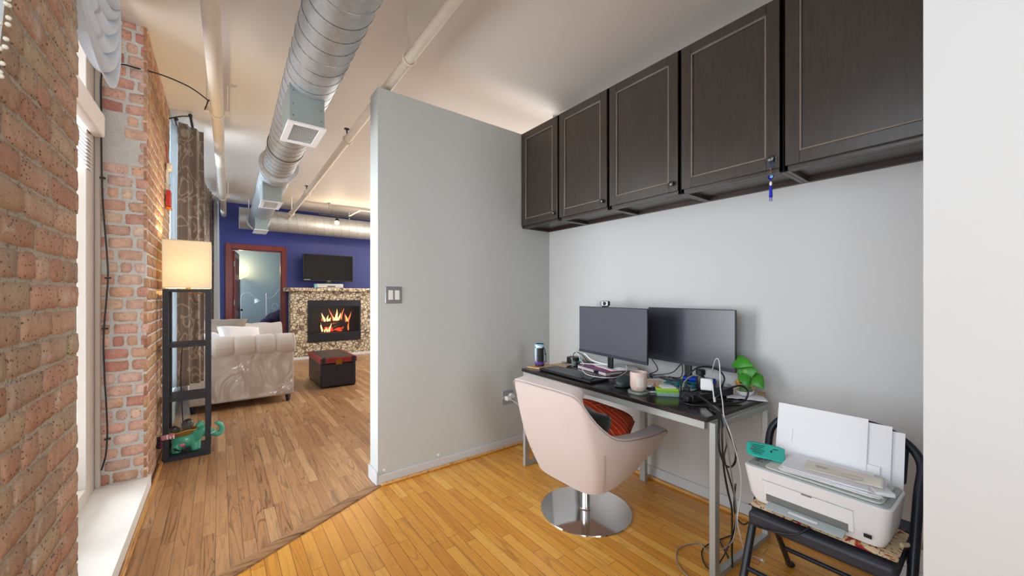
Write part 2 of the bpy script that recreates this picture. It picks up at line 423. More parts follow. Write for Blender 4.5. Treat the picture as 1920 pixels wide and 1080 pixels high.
sbox('wall_near', 'white_wall', 1.3, RX, -3.0, .1215, 0, H)
sbox('wall_partition', 'partition', .86, RX, 2.64, 2.805, 0, 2.745)
sbox('wall_living_right', 'grey_wall', 4.5, 4.6, 2.6, 9.1, 0, H)
sbox('wall_living_near', 'grey_wall', RX+.12, 4.6, 2.62, 2.72, 0, H)
# back wall with an added, unseen window opening for the fill light
m = MB(); m.bb(-.8, 1.4, -3.1, -3.0, 0, .7); m.bb(-.8, 1.4, -3.1, -3.0, 2.7, H); m.bb(-.8, -.5, -3.1, -3.0, .7, 2.7); m.bb(1.1, 1.4, -3.1, -3.0, .7, 2.7)
struct(m.build('wall_back', 'white_wall', smooth=False))
m = MB(); m.bb(-.5, 1.1, -3.08, -3.02, .7, .76); m.bb(-.5, 1.1, -3.08, -3.02, 2.64, 2.7); m.bb(-.5, -.44, -3.08, -3.02, .7, 2.7); m.bb(1.04, 1.1, -3.08, -3.02, .7, 2.7); m.bb(.27, .33, -3.08, -3.02, .7, 2.7)
struct(m.build('window_4', 'trim', smooth=False))  # added frame, out of view, around the opening for the fill light
# far blue wall with doorway
DX0, DX1, DZ = .171, 1.004, 2.215
m = MB(); m.bb(-1.1, DX0, FY, FY+.12, 0, H); m.bb(DX1, 4.6, FY, FY+.12, 0, H); m.bb(DX0, DX1, FY, FY+.12, DZ, H)
struct(m.build('wall_far', 'blue', smooth=False))
# bedroom shell
sbox('wall_bedroom_far', 'bedroom', -1.1, 3.4, 11.6, 11.7, 0, H)
sbox('wall_bedroom_right', 'bedroom', 3.3, 3.4, FY+.12, 11.6, 0, H)
sbox('wall_bedroom_left', 'bedroom', -1.1, -.6, FY+.12, 11.6, 0, H)

# bricks ------------------------------------------------------------
def bricks(name, O, U, N, L, z0, z1, mat, mortarmat, pal, seed, course=.0795, blen=.222, depth=.0055, joint=.0115, rough=.0022, headers=False, keep=None):
    """a face of laid brick: O corner, U along the wall, N outward"""
    rnd = random.Random(seed); bm = bmesh.new(); lay = bm.loops.layers.float_color.new('Col')
    O, U, N = Vector(O), Vector(U), Vector(N); Z = Vector((0, 0, 1))
    nc = int((z1-z0)/course)+1
    for c in range(nc):
        za = z0+c*course; zb = min(za+course-joint, z1)
        if zb-za < .02: continue
        hd = headers or (c % 6 == 5)
        bl = blen*.5 if hd else blen
        s = -bl*rnd.random() if not headers else -(.055 if c % 2 else 0)
        while s < L:
            a = max(s, .0); b = min(s+bl-joint, L); s += bl
            if b-a < .03: continue
            if keep and not keep((a+b)/2, (za+zb)/2): continue
            col = rnd.choice(pal); k = .88+.24*rnd.random(); col = tuple(min(1, x*k) for x in col)
            j = lambda q: (rnd.random()-.5)*2*q
            nx = 5 if b-a > .12 else 3; nz = 3
            dep = depth*(.55+.6*rnd.random()); tilt = j(.0025); slope = j(.004)
            g = []
            for i in range(nx+1):
                row = []
                for q in range(nz+1):
                    fu, fv = i/nx, q/nz
                    edge = i in (0, nx) or q in (0, nz)
                    corner = i in (0, nx) and q in (0, nz)
                    x = a+(b-a)*fu+j(rough); z = za+(zb-za)*fv+j(rough)+slope*(fu-.5)
                    if not (i in (0, nx)): pass
                    if corner: x += (.5-fu)*.006; z += (.5-fv)*.006
                    d = dep+tilt*(fu-.5)+j(.0012) if not edge else dep*.55+j(.0012)
                    row.append(bm.verts.new(O+U*x+Z*z+N*d))
                g.append(row)
            fs = []
            for i in range(nx):
                for q in range(nz): fs.append(bm.faces.new((g[i][q], g[i+1][q], g[i+1][q+1], g[i][q+1])))
            ring = [g[i][0] for i in range(nx+1)]+[g[nx][q] for q in range(1, nz+1)]+[g[i][nz] for i in range(nx-1, -1, -1)]+[g[0][q] for q in range(nz-1, 0, -1)]
            back = [bm.verts.new(v.co-N*(dep+.01)) for v in ring]
            for i in range(len(ring)): fs.append(bm.faces.new((ring[i], ring[(i+1) % len(ring)], back[(i+1) % len(ring)], back[i])))
            for f in fs:
                for lp in f.loops: lp[lay] = (*col, 1)
    bmesh.ops.recalc_face_normals(bm, faces=bm.faces)
    me = bpy.data.meshes.new(name); bm.to_mesh(me); bm.free(); me.shade_smooth()
    o = bpy.data.objects.new(name, me); COL.objects.link(o); me.materials.append(M[mat]); return struct(o)
def mortar_slab(name, mat, x0, x1, y0, y1, z0, z1):
    return sbox(name, mat, x0, x1, y0, y1, z0, z1)
P1 = [rgb(194, 160, 138), rgb(188, 150, 126), rgb(198, 166, 144), rgb(184, 156, 134), rgb(194, 168, 142), rgb(190, 142, 120), rgb(180, 156, 138), rgb(196, 154, 132), rgb(188, 166, 140)]
P2 = [rgb(232, 192, 176), rgb(236, 200, 180), rgb(228, 180, 164), rgb(236, 210, 188), rgb(222, 166, 152), rgb(234, 200, 190), rgb(232, 188, 162), rgb(206, 140, 130)]
P3 = [rgb(190, 144, 110), rgb(180, 130, 100), rgb(200, 160, 120), rgb(186, 146, 106), rgb(170, 120, 92)]
PY0, PY1 = 1.30, 1.954
mortar_slab('wall_left', 'mortar', -.80, WX-.008, PY0, PY1, 0, H)
bricks('wall_left_bricks', (WX-.008, PY0, 0), (0, 1, 0), (1, 0, 0), PY1-PY0+.006, .0, H, 'brick', 'mortar', P1, 3, joint=.0105)
QY0, QY1 = 3.503, 4.95
mortar_slab('wall_pillar', 'mortar_light', -.80, WX-.008, QY0+.008, QY1, 0, H)
bricks('wall_pillar_reveal_bricks', (-.62, QY0+.008, .1), (1, 0, 0), (0, -1, 0), .235, 0, H-.1, 'brick_clean', 'mortar_light', P2, 11, course=.0800, blen=.13, joint=.015, depth=.005, rough=.0032, keep=lambda a, z: not (a < .14 and 2.05 < z < 2.42))
bricks('wall_pillar_bricks', (WX-.008, QY0, 0), (0, 1, 0), (1, 0, 0), QY1-QY0, 0, H, 'brick', 'mortar', P3, 5, course=.0800, joint=.0135)
# remaining parts of the left wall
sbox('wall_left_back', 'mortar', -.80, WX, -3.1, -.75, 0, H)
m = MB(); m.bb(-.80, WX, QY1, 8.55, 0, .32); m.bb(-.80, WX, QY1, 8.55, 3.03, H); m.bb(-.80, WX, 8.55, FY, 0, H)
struct(m.build('wall_left_living', 'bedroom', smooth=False))
sbox('wall_left_under_window', 'mortar', -.80, WX, -.75, PY0, 0, .5)
# window sills
m = MB()
m.grid(lambda u, v: Vector((-.80+(.80-.372)*u, PY1+(QY0-PY1+.05)*v, .098+.004*noise.noise(Vector((u*5, v*9, 0))))), 14, 40)
m.bb(-.80, -.373, PY1, QY0+.05, 0, .093)
struct(m.build('trim_1', 'concrete', smooth=True))
sbox('trim_2', 'oak_shoe', -.373, -.352, PY1-.6, 4.0, 0, .022, bevel=.006)
sbox('trim_3', 'oak_shoe', -.385, -.364, 4.0, QY1, 0, .022, bevel=.006)
# windows (each frame with its pane)
def window(n, y0, y1, z0, z1, xw, bars=(), zb=(), far=.07):
    m = MB(); f = .07
    m.bb(xw-.05, xw+.03, y0, y0+f, z0, z1); m.bb(xw-.05, xw+.03, y1-far, y1, z0, z1)
    m.bb(xw-.05, xw+.03, y0+f, y1-far, z0, z0+f); m.bb(xw-.05, xw+.03, y0+f, y1-far, z1-f, z1)
    m.bb(xw+.0305, xw+.055, y1-.035, y1, z0+.001, z1-.001)
    for b in bars: m.bb(xw-.04, xw+.02, b-.03, b+.03, z0+f, z1-f)
    for b in zb: m.bb(xw-.04, xw+.02, y0+f, y1-far, b-.025, b+.025)
    o = struct(m.build('window_%d' % n, 'winframe', bevel=.004))
    p = MB().bb(xw-.012, xw-.006, y0+f+.001, y1-far-.001, z0+f+.001, z1-f-.001).build('window_pane', 'glass', o, smooth=False)
    return o
window(1, PY1, QY0+.005, .098, 3.06, -.655, (2.73,), far=.20)
window(2, QY1+.0, 8.55, .32, 3.03, -.655, (6.15, 7.35), (1.5,))
window(3, -.75, PY0, .5, 3.06, -.655, (.28,))
# partition and right wall bases
m = MB(); m.bb(.86, RX, 2.628, 2.64, .0, .072); m.bb(.846, .86, 2.628, 2.817, .0, .095); m.bb(.846, 1.3, 2.805, 2.817, 0, .095)
struct(m.build('baseboard_partition', 'greytrim', bevel=.003))
sbox('baseboard_shoe_partition', 'oak_shoe', .875, RX, 2.608, 2.628, 0, .02, bevel=.006)
sbox('baseboard_right', 'greytrim', RX-.012, RX, .1215, 2.628, 0, .085, bevel=.003)
sbox('baseboard_shoe_right', 'oak_shoe', RX-.034, RX-.012, .1215, 2.608, 0, .022, bevel=.006)
sbox('baseboard_near', 'trim', 1.288, 1.3, -3.0, .1335, 0, .08, bevel=.003)
sbox('baseboard_far', 'trim', 3.3, 4.5, FY-.014, FY, 0, .1, bevel=.003)
# threshold strip between the floors
A_, B_ = Vector((.862, 2.655, 0)), Vector((-.37, 2.02, 0)); d = (B_-A_).normalized(); nn = Vector((-d.y, d.x, 0))
m = MB()
prof = [(-.042, 0), (-.036, .007), (-.015, .011), (.015, .011), (.036, .007), (.042, 0)]
def thr(u, v):
    p = A_.lerp(B_, u); k = v*(len(prof)-1); i = min(int(k), len(prof)-2); t = k-i
    return p+nn*(prof[i][0]*(1-t)+prof[i+1][0]*t)+Vector((0, 0, prof[i][1]*(1-t)+prof[i+1][1]*t+.0005))
m.grid(thr, 12, 10); o = m.build('trim_4', 'oak_strip'); struct(o)

# ------------------------------------------------------------------ desk
def place(root, P, mk): return mk
t = thing('desk', 'black topped computer desk with grey metal legs against the wall', 'desk', (1.84, 2.28, 0), -math.radians(2.8))
L_, D_ = 1.44, .61
o = MB().bb(0, D_, -L_, 0, .727, .75).build('desktop', simple('black_brown_laminate', rgb(34, 27, 27), .17, var=.3, scale=60, bump=.03), t, bevel=.0015)
for y in (-.012, -L_+.012-.028):
    m = MB(); m.bb(.015, .055, y-.014, y+.028-.014, .0, .7265); m.build('leg', 'silver', t, bevel=.002)
    m = MB(); m.bb(D_-.055, D_-.015, y-.014, y+.014, .0, .7265); m.build('leg', 'silver', t, bevel=.002)
    m = MB(); m.bb(.055, D_-.055, y-.014, y+.014, .0, .03); m.build('foot_rail', 'silver', t, bevel=.002)
    m = MB(); m.bb(.055, D_-.055, y-.014, y+.014, .696, .7265); m.build('side_rail', 'silver', t, bevel=.002)
m = MB(); m.bb(.015, .045, -L_+.02, -.03, .687, .7265); m.build('front_rail', 'silver', t, bevel=.002)
m = MB(); m.bb(D_-.045, D_-.015, -L_+.02, -.03, .687, .7265); m.build('back_rail', 'silver', t, bevel=.002)
m = MB(); m.bb(D_-.05, D_-.02, -.70, -.655, 0, .69); m.build('leg', 'silver', t, bevel=.002)

# ------------------------------------------------------------------ swivel chair
t = thing('swivel_chair', 'pale pink felt tub chair on a round chrome pedestal in front of the desk', 'chair', (1.776, 1.577, 0))
MB().lathe([(0, 0), (.272, 0), (.274, .003), (.272, .008), (.2, .0105), (.04, .013), (.034, .018), (.033, .02), (0, .02)], n=96).build('pedestal_base', 'chrome', t)
MB().cyl((0, 0, .0205), (0, 0, .27), .0265, n=32).build('column', 'chrome', t)
# shell columns: (bottom, middle, top) for the half from back centre to arm tip
K = [((-.205, 0, .235), (-.300, 0, .50), (-.375, 0, .815)),
     ((-.205, .12, .235), (-.297, .145, .50), (-.370, .17, .813)),
     ((-.195, .195, .240), (-.280, .245, .50), (-.350, .262, .790)),
     ((-.165, .245, .250), (-.235, .295, .46), (-.255, .300, .660)),
     ((-.09, .265, .262), (-.110, .320, .43), (-.125, .328, .560)),
     ((.04, .265, .282), (.050, .328, .42), (.060, .342, .530)),
     ((.17, .255, .305), (.210, .315, .41), (.230, .335, .515)),
     ((.28, .235, .330), (.345, .285, .41), (.372, .310, .500)),
     ((.325, .225, .335), (.388, .270, .412), (.408, .290, .470))]
def shellpt(u, v, off=0):
    s = abs(u*2-1)*(len(K)-1); sg = 1 if u > .5 else -1
    i = min(int(s), len(K)-2); f = s-i
    def cr(j):
        q = [Vector(K[max(i-1, 0)][j]), Vector(K[i][j]), Vector(K[i+1][j]), Vector(K[min(i+2, len(K)-1)][j])]
        if i == 0: q[0] = Vector((K[1][j][0], -K[1][j][1], K[1][j][2]))
        return .5*((2*q[1])+(q[2]-q[0])*f+(2*q[0]-5*q[1]+4*q[2]-q[3])*f*f+(q[3]-3*q[2]+3*q[1]-q[0])*f**3)
    b, m_, t_ = cr(0), cr(1), cr(2)
    p = b*(1-v)*(1-2*v)+m_*4*v*(1-v)+t_*v*(2*v-1)
    return Vector((p.x, p.y*sg, p.z))
m = MB(); m.grid(lambda u, v: shellpt(u, v), 48, 12)
sh = m.build('shell', 'pink', t); q = sh.modifiers.new('solid', 'SOLIDIFY'); q.thickness = .08; q.offset = -1 
q = sh.modifiers.new('bev', 'BEVEL'); q.width = .034; q.segments = 6; q.limit_method = 'ANGLE'; q.angle_limit = 1.0
# underside and seat
m = MB()
def under(u, v):
    p = shellpt(u, 0); c = Vector((.03, 0, .255)); return c.lerp(p, v)-Vector((0, 0, .0+.03*(1-v)))
m.grid(under, 48, 6); bmesh.ops.remove_doubles(m.bm, verts=m.bm.verts, dist=1e-4)
m.bm.faces.new([m.bm.verts.new(c) for c in ((.03, 0, .225), tuple(shellpt(0, 0)), tuple(shellpt(1, 0)))])
m.build('shell_underside', 'pink', t, solid=.01)
m = MB(); m.pillow((.05, 0, .36), (.58, .46, .17), n=14, pinch=0); m.build('seat_cushion', 'pink', t)
m = MB(); top = [shellpt(i/60, 1.0)*1.0+Vector((0, 0, .002)) for i in range(61)]
cen = Vector((.03, 0, .6)); m.tube([p+Vector((p.x-.03, p.y, 0)).normalized()*.0035-Vector((0, 0, .012)) for p in top], .003, n=6, smooth=False); m.build('piping', 'pink_seam', t)
for sg, nm in ((0, 0), (1, 1)):
    u = .5+(.5 if sg else -.5)*(3.35/(len(K)-1))
    m = MB(); m.tube([shellpt(u, v)+Vector((-.002, (1 if sg else -1)*.003, 0)) for v in (0, .15, .3, .45, .6)], .0045, n=6); m.build('seam', 'pink_seam', t)
# cushions on the chair
def geo_red():
    g = G('orange_geometric_fabric'); v = g.obj(); x = g.sep(g.mapv(v, (13, 13, 13), (0, 0, .6)))
    a = g.ma('FRACT', x[0]); b = g.ma('FRACT', x[1]); ck = g.ma('MODULO', g.ma('ADD', g.ma('FLOOR', x[0]), g.ma('FLOOR', x[1])), 2.)
    l1 = g.ma('LESS_THAN', a, .07); l2 = g.ma('LESS_THAN', g.ma('FRACT', g.ma('MULTIPLY', b, 2.)), .09)
    l3 = g.ma('LESS_THAN', g.ma('FRACT', g.ma('MULTIPLY', a, 2.)), .09)
    ln = g.ma('MAXIMUM', l1, g.ma('ADD', g.ma('MULTIPLY', ck, l2), g.ma('MULTIPLY', g.ma('SUBTRACT', 1, ck), l3)))
    g.set(Base_Color=g.mix(g.ma('MULTIPLY', ln, .75), g.mix(g.noise(v, 6, 2), rgb(206, 44, 22), rgb(222, 74, 28)), rgb(240, 190, 150)), Roughness=.8); return g.m
M['geo'] = geo_red()
m = MB(); m.pillow((0, 0, 0), (.38, .40, .17), n=18); o = m.build('cushion', 'geo'); o.location = (1.855, 1.535, .515); o.rotation_euler = (math.radians(14), math.radians(-10), math.radians(30))
tag(o, 'orange red cushion with thin cream geometric lines on the pink chair', 'cushion')
m = MB(); m.pillow((0, 0, 0), (.22, .24, .13), n=16); o = m.build('cushion', 'blackfab'); o.location = (1.640, 1.43, .565); o.rotation_euler = (0, math.radians(-62), math.radians(-12))
tag(o, 'black cushion leaning on the back of the pink chair', 'cushion')

# ------------------------------------------------------------------ wall cabinets
def cabinet(y1, y0, label, knob=True):
    t = thing('wall_cabinet', label, 'cabinet', (2.14, y1, 1.905), group='row of wall cabinets over the desk')
    w = y1-y0-.002; h = .845; dpt = RX-2.14-.002
    m = MB()
    m.bb(0, dpt, -w, 0, h-.018, h); m.bb(0, dpt, -.018, 0, 0, h-.018); m.bb(0, dpt, -w, -w+.018, 0, h-.018)
    m.bb(.02, dpt, -w+.018, -.018, .024, .036)
    m.bb(0, .02, -w, 0, 0, h); m.build('carcass', 'cab', t, bevel=.0015)
    MB().bb(.02, .045, -w+.018, -.018, -.0, .024).build('bottom_rail', 'cab_under', t); MB().bb(dpt-.025, dpt, -w+.018, -.018, 0, .024).build('bottom_rail', 'cab_under', t)
    e = .010; a, b = -w+e, -e; z0, z1 = .018, h-.012; st = .056
    dr = MB(); dr.bb(-.02, -.001, a, a+st, z0, z1); dr.bb(-.02, -.001, b-st, b, z0, z1); dr.bb(-.02, -.001, a+st, b-st, z0, z0+st); dr.bb(-.02, -.001, a+st, b-st, z1-st, z1)
    dr.bb(-.011, -.001, a+st, b-st, z0+st, z1-st)
    d_ = dr.build('door', 'cab', t, bevel=.0025)
    m = MB(); 
    y_0, y_1, q0, q1 = a+st, b-st, z0+st, z1-st
    for r in ((y_0, y_0+.008, q0, q1), (y_1-.008, y_1, q0, q1), (y_0+.008, y_1-.008, q0, q0+.008), (y_0+.008, y_1-.008, q1-.008, q1)): m.bb(-.0195, -.011, *r)
    m.build('panel_moulding', 'cab_edge', d_, bevel=.002)
    if knob:
        m = MB(); m.lathe([(0, 0), (.005, 0), (.005, .010), (.013, .013), (.0155, .018), (.0135, .024), (.006, .027), (0, .0275)], (-.02, a+.03, z0+.045), 24, rot=(0, -PI/2, 0)); m.build('knob', 'darkmetal', d_)
        MB().bb(-.0212, -.02, a+.012, a+.018, z0+.03, z0+.055).build('bumper', 'steel', d_)
    return t
YB = [2.64, 2.167, 1.68, 1.165, .655, .1235]
for i, l in enumerate(['dark brown wall cabinet touching the grey partition, first of five', 'dark brown wall cabinet second from the grey partition', 'dark brown wall cabinet in the middle of the row of five',
                       'dark brown wall cabinet with a blue bead charm on its knob', 'dark brown wall cabinet with no knob showing, beside the white wall edge']):
    cabinet(YB[i], YB[i+1], l, i < 4)
# evil-eye charm hanging on the fourth knob (knob at local a+.03)
kx, ky, kz = 2.106, .657+.010+.03, 1.905+.018+.045
t = thing('bead_charm', 'blue glass eye bead charm with tassel hanging from a cabinet knob', 'charm', (kx, ky, kz))
m = MB(); m.tube([(0, -.006, .006), (-.004, -.009, -.02), (-.004, -.002, -.05)], .0012, 6); m.tube([(0, .006, .006), (-.004, .009, -.02), (-.004, .002, -.05)], .0012, 6); m.tube([(0, -.006, .006), (.0, 0, .012), (0, .006, .006)], .0012, 6)
m.tube([(-.004, 0, -.048), (-.004, 0, -.135)], .001, 6); m.build('cord', simple('blue_cord', rgb(40, 90, 170), .6), t)
MB().cyl((-.004, 0, -.047), (-.004, 0, -.054), .0045).cyl((-.004, 0, -.062), (-.004, 0, -.070), .004).build('gold_bead', 'brass', t)
m = MB(); m.prism([(.0, -.017), (.012, -.004), (.014, .006), (.008, .012), (0, .007), (-.008, .012), (-.014, .006), (-.012, -.004)], .008, Matrix.Translation((-.008, 0, -.090)) @ Matrix(((0, 0, 1, 0), (1, 0, 0, 0), (0, 1, 0, 0), (0, 0, 0, 1))))
hb = m.build('heart_bead', simple('cobalt_glass', rgb(18, 26, 130), .08), t, bevel=.003)
MB().lathe([(0, .0025), (.006, .001), (.0065, 0)], (-.0085, -.004, -.088), 20, rot=(0, -PI/2, 0)).build('eye', simple('pale_blue_glass', rgb(150, 220, 235), .1), hb)
MB().sph((-.0112, -.004, -.088), .0024).build('pupil', simple('teal_glass', rgb(10, 80, 110), .1), hb)
MB().sph((-.004, 0, -.120), .006, (1, 1, 1.8)).build('white_bead', 'white', t)
m = MB(); m.cyl((-.004, 0, -.134), (-.004, 0, -.185), .0055, .008, 14)
for k in range(5): m.tube([(-.004+.003*math.cos(k*1.3), .004*math.sin(k*1.3), -.183), (-.004, .007*math.sin(k*1.3), -.205)], .0008, 5)
m.build('tassel', simple('royal_blue_thread', rgb(26, 38, 190), .7), t)

# ------------------------------------------------------------------ partition: switch plate and outlet
t = thing('light_switch', 'double rocker light switch on a steel plate on the grey partition', 'light switch', (.971, 2.64, 1.313))
MB().bb(-.059, .059, -.006, -.0005, -.059, .059).build('switch_plate', 'steel', t, bevel=.003)
for x in (-.023, .023):
    r = MB().bb(x-.0165, x+.0165, -.0075, -.006, -.033, .033).build('rocker', 'white', t, bevel=.001)
for x in (-.023, .023):
    for z_ in (-.048, .048): MB().cyl((x, -.0062, z_), (x, -.0075, z_), .003, n=12).build('screw', 'steel', t)
t = thing('wall_outlet', 'steel outlet plate low on the grey partition beside the chair', 'outlet', (1.975, 2.64, .43), 0)
MB().bb(-.059, .059, -.006, -.0005, -.059, .059).build('outlet_plate', 'steel', t, bevel=.003)
t2 = thing('usb_charger', 'white plug charger with round cap in the low wall outlet', 'charger', (1.965, 2.633, .43))
MB().bb(-.03, .012, -.045, 0, -.018, .018).build('plug_body', 'white', t2, bevel=.006)
MB().cyl((.035, 0, .012), (.035, -.03, .012), .023, n=28).build('round_plug', 'white', t2, bevel=.004)
m = MB(); m.tube([(1.955, 2.588, .43), (1.955, 2.55, .425), (1.985, 2.50, .39), (2.03, 2.46, .30), (2.06, 2.43, .12), (2.10, 2.42, .02), (2.2, 2.4, .006)], .0022); o = m.build('charging_cable', 'wcable')
tag(o, 'white charging cable running down from the low wall outlet', 'cable')
m = MB(); m.tube([(1.995, 2.60, .44), (2.02, 2.57, .44), (2.10, 2.58, .42), (2.2, 2.56, .5), (2.28, 2.57, .66), (2.33, 2.56, .72)], .0012); o = m.build('thin_cable', 'wcable')
tag(o, 'thin white wire rising from the round plug behind the desk', 'cable')
for i, (x, z_) in enumerate(((.905, .10), (1.315, .10))):
    m = MB(); m.bb(x-.008, x+.008, 2.632, 2.6395, z_-.006, z_+.006); m.cyl((x, 2.632, z_), (x, 2.628, z_), .004, n=10)
    tag(m.build('cable_clip', 'white', bevel=.001), ['small white cable clip at the open end of the partition base', 'small white cable clip midway along the partition base'][i], 'clip')

# ------------------------------------------------------------------ monitors
def monitor(px, py, bearing, w, z0, z1, label, screen, bx=.03, stand=True):
    t = thing('computer_monitor', label, 'monitor', (px, py, .7505), -math.radians(bearing), group='computer monitors on the desk')
    a, b = z0-.7505, z1-.7505
    MB().bb(0, .010, -w/2, w/2, a, b).bb(.010, .030, -w/2+.12, w/2-.12, a+.06, b-.06).build('housing', 'black', t, bevel=.002)
    MB().bb(-.0025, 0, -w/2+.004, w/2-.004, a+.020, b-.004).build('screen', screen, t, bevel=.0008)
    MB().bb(-.003, 0, -w/2, w/2, a, a+.019).build('chin', simple('monitor_chin', rgb(62, 64, 74), .3), t, bevel=.0008)
    m = MB(); m.bb(.0, .020, -.022, .022, .008, a+.02); m.bb(.028, .05, -.025, .025, a+.01, (a+b)/2+.03); m.bb(.02, .03, -.05, .05, (a+b)/2-.05, (a+b)/2+.05); m.build('stand_neck', 'black', t, bevel=.004)
    MB().lathe([(0, .0), (.10, .0), (.10, .006), (.03, .011), (.02, .02), (0, .02)], (.008, 0, 0), 40, sc=(.8, 1.15)).build('stand_base', 'black', t)
    return t
M['screen1'] = simple('matte_dark_screen', rgb(84, 86, 98), .28, var=.04, scale=2, Specular_IOR_Level=.9)
M['screen2'] = simple('matte_darker_screen', rgb(62, 62, 74), .30, var=.04, scale=2, Specular_IOR_Level=.8)
monitor(2.225, 1.75, 10.6, .712, .864, 1.225, 'dark widescreen monitor with a webcam on its top edge, nearer the partition', 'screen1')
monitor(2.373, 1.252, 6.6, .61, .866, 1.227, 'dark widescreen monitor standing closer to the potted plant', 'screen2')
t = thing('webcam', 'small black and silver webcam clipped on top of the left monitor', 'webcam', (2.24, 1.80, 1.226), math.radians(28))
MB().bb(-.010, .026, -.022, .022, 0, .006).build('clip', 'black', t, bevel=.002)
MB().bb(-.012, .014, -.034, .034, .007, .044).build('body', 'black', t, bevel=.009)
MB().bb(-.0145, -.012, -.020, .026, .010, .041).build('face', simple('silver_face', rgb(205, 208, 214), .3, .3), t, bevel=.001)
MB().lathe([(0, 0), (.0125, 0), (.0125, .003), (.009, .005), (0, .0055)], (-.0145, .004, .0255), 24, rot=(0, -PI/2, 0)).build('lens', 'glass_dark', t)

# ------------------------------------------------------------------ things on the desk
DZ0 = .7505
t = thing('coaster_board', 'square bamboo board under the patterned bottle', 'board', (2.00, 2.215, DZ0), .25)
MB().bb(-.10, .10, -.08, .08, 0, .010).build('board', oak('bamboo', rgb(206, 160, 104), rgb(222, 182, 128), rgb(170, 120, 70), 0), t, bevel=.003)
def bottle_mat():
    g = G('watercolour_wrap'); v = g.obj(); z_ = g.sep(v)[2]
    c = g.ramp(g.ma('ADD', g.ma('DIVIDE', z_, .175), g.ma('MULTIPLY', g.ma('SUBTRACT', g.noise(v, 35, 4, .6, .8), .5), .6)),
               [(0, rgb(40, 40, 110)), (.14, rgb(110, 70, 160)), (.3, rgb(190, 190, 226)), (.5, rgb(196, 226, 238)), (.75, rgb(170, 214, 230)), (.9, rgb(226, 232, 236)), (1, rgb(90, 160, 200))])
    ck = g.ramp(g.noise(g.mapv(v, (1, 1, 2)), 90, 3), [(.58, 0.), (.64, .7)])
    g.set(Base_Color=g.mix(ck, c, rgb(40, 60, 120)), Roughness=.35); return g.m
t = thing('portable_speaker', 'cylindrical speaker with pale blue and purple pattern on the desk corner', 'speaker', (1.985, 2.235, DZ0+.0105), .1)
MB().lathe([(.036, .010), (.039, .014), (.039, .166), (.037, .172), (.034, .173)], n=40).build('body', bottle_mat(), t)
MB().lathe([(0, 0), (.034, 0), (.037, .006), (.036, .0098)], n=40).build('end_cap', 'black', t); MB().lathe([(.0338, .172), (.031, .168), (0, .166)], n=40).build('end_cap', 'black', t)
def arcbox(m, r0, r1, a0, a1, z0, z1, n=14):
    pts = [(r1*math.cos(a0+(a1-a0)*i/n), r1*math.sin(a0+(a1-a0)*i/n)) for i in range(n+1)]+[(r0*math.cos(a1-(a1-a0)*i/n), r0*math.sin(a1-(a1-a0)*i/n)) for i in range(n+1)]
    m.prism(pts, z1-z0, Matrix.Translation((0, 0, z0)))
m = MB(); arcbox(m, .0385, .043, PI+.15, PI+1.55, .032, .142); m.build('grille_pad', 'black', t, bevel=.002)
m = MB(); m.tube([(-.005, -.040, .150), (.004, -.046, .135), (.010, -.052, .10), (.010, -.056, .06), (.012, -.058, .04), (.004, -.046, .034)], .004, n=6); m.sph((.008, -.053, .095), .008); m.build('carry_strap', 'black', t)
MB().lathe([(0, .001), (.005, .001), (.006, 0)], (-.0375, .0105, .145), 14, rot=(0, -PI/2, -.3)).build('button', 'black', t)

t = thing('speaker_puck', 'round black hub with a cable behind the keyboard', 'hub', (2.33, 2.20, DZ0), 0)
MB().lathe([(0, 0), (.052, 0), (.056, .004), (.057, .044), (.053, .050), (.048, .051), (0, .050)], n=48).build('body', 'black', t)
m = MB(); m.tube([(0, 0, .050), (.0, .0, .075), (.02, -.02, .088), (.06, -.05, .06), (.09, -.08, .012), (.13, -.11, .005)], .0028); m.build('cord', 'kcable', t)

# keyboard with keys
t = thing('keyboard', 'black full size keyboard lying along the front of the desk', 'keyboard', (1.964, 1.87, DZ0), -math.radians(4.2))
MB().bb(-.088, .085, -.265, .265, .002, .015).build('base', 'black', t, bevel=.004)
M['key'] = simple('black_keycap', rgb(58, 60, 66), .35)
m = MB(); leg = simple('key_legend', rgb(170, 172, 178), .5); lm = MB()  # legend print, lightened to double as greyish glints on the keys
for r in range(6):
    x = .066-r*.0262; y = .252
    wid = [.0225]*20
    if r == 5: wid = [.028, .024, .028, .125, .028, .024, .028]+[.0225]*3+[.046, .0225]
    elif r == 4: wid = [.05]+[.0225]*10+[.055]+[.0225]*3+[.0225]*4
    elif r == 3: wid = [.04]+[.0225]*11+[.04]+[.0225]*6
    for i, w_ in enumerate(wid):
        if y-w_ < -.258: break
        m.bb(x-.0115, x+.0115, y-w_+.0022, y-.0005, .0151, .0195)
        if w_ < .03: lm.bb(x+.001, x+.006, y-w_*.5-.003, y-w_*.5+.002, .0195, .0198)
        y -= w_
        if i in (14, 16) and r < 4: y -= .004
kk = m.build('keycaps', 'key', t, smooth=False); kk['kind'] = 'stuff'; lk = lm.build('key_legend_glints', leg, t, smooth=False); lk['kind'] = 'stuff'

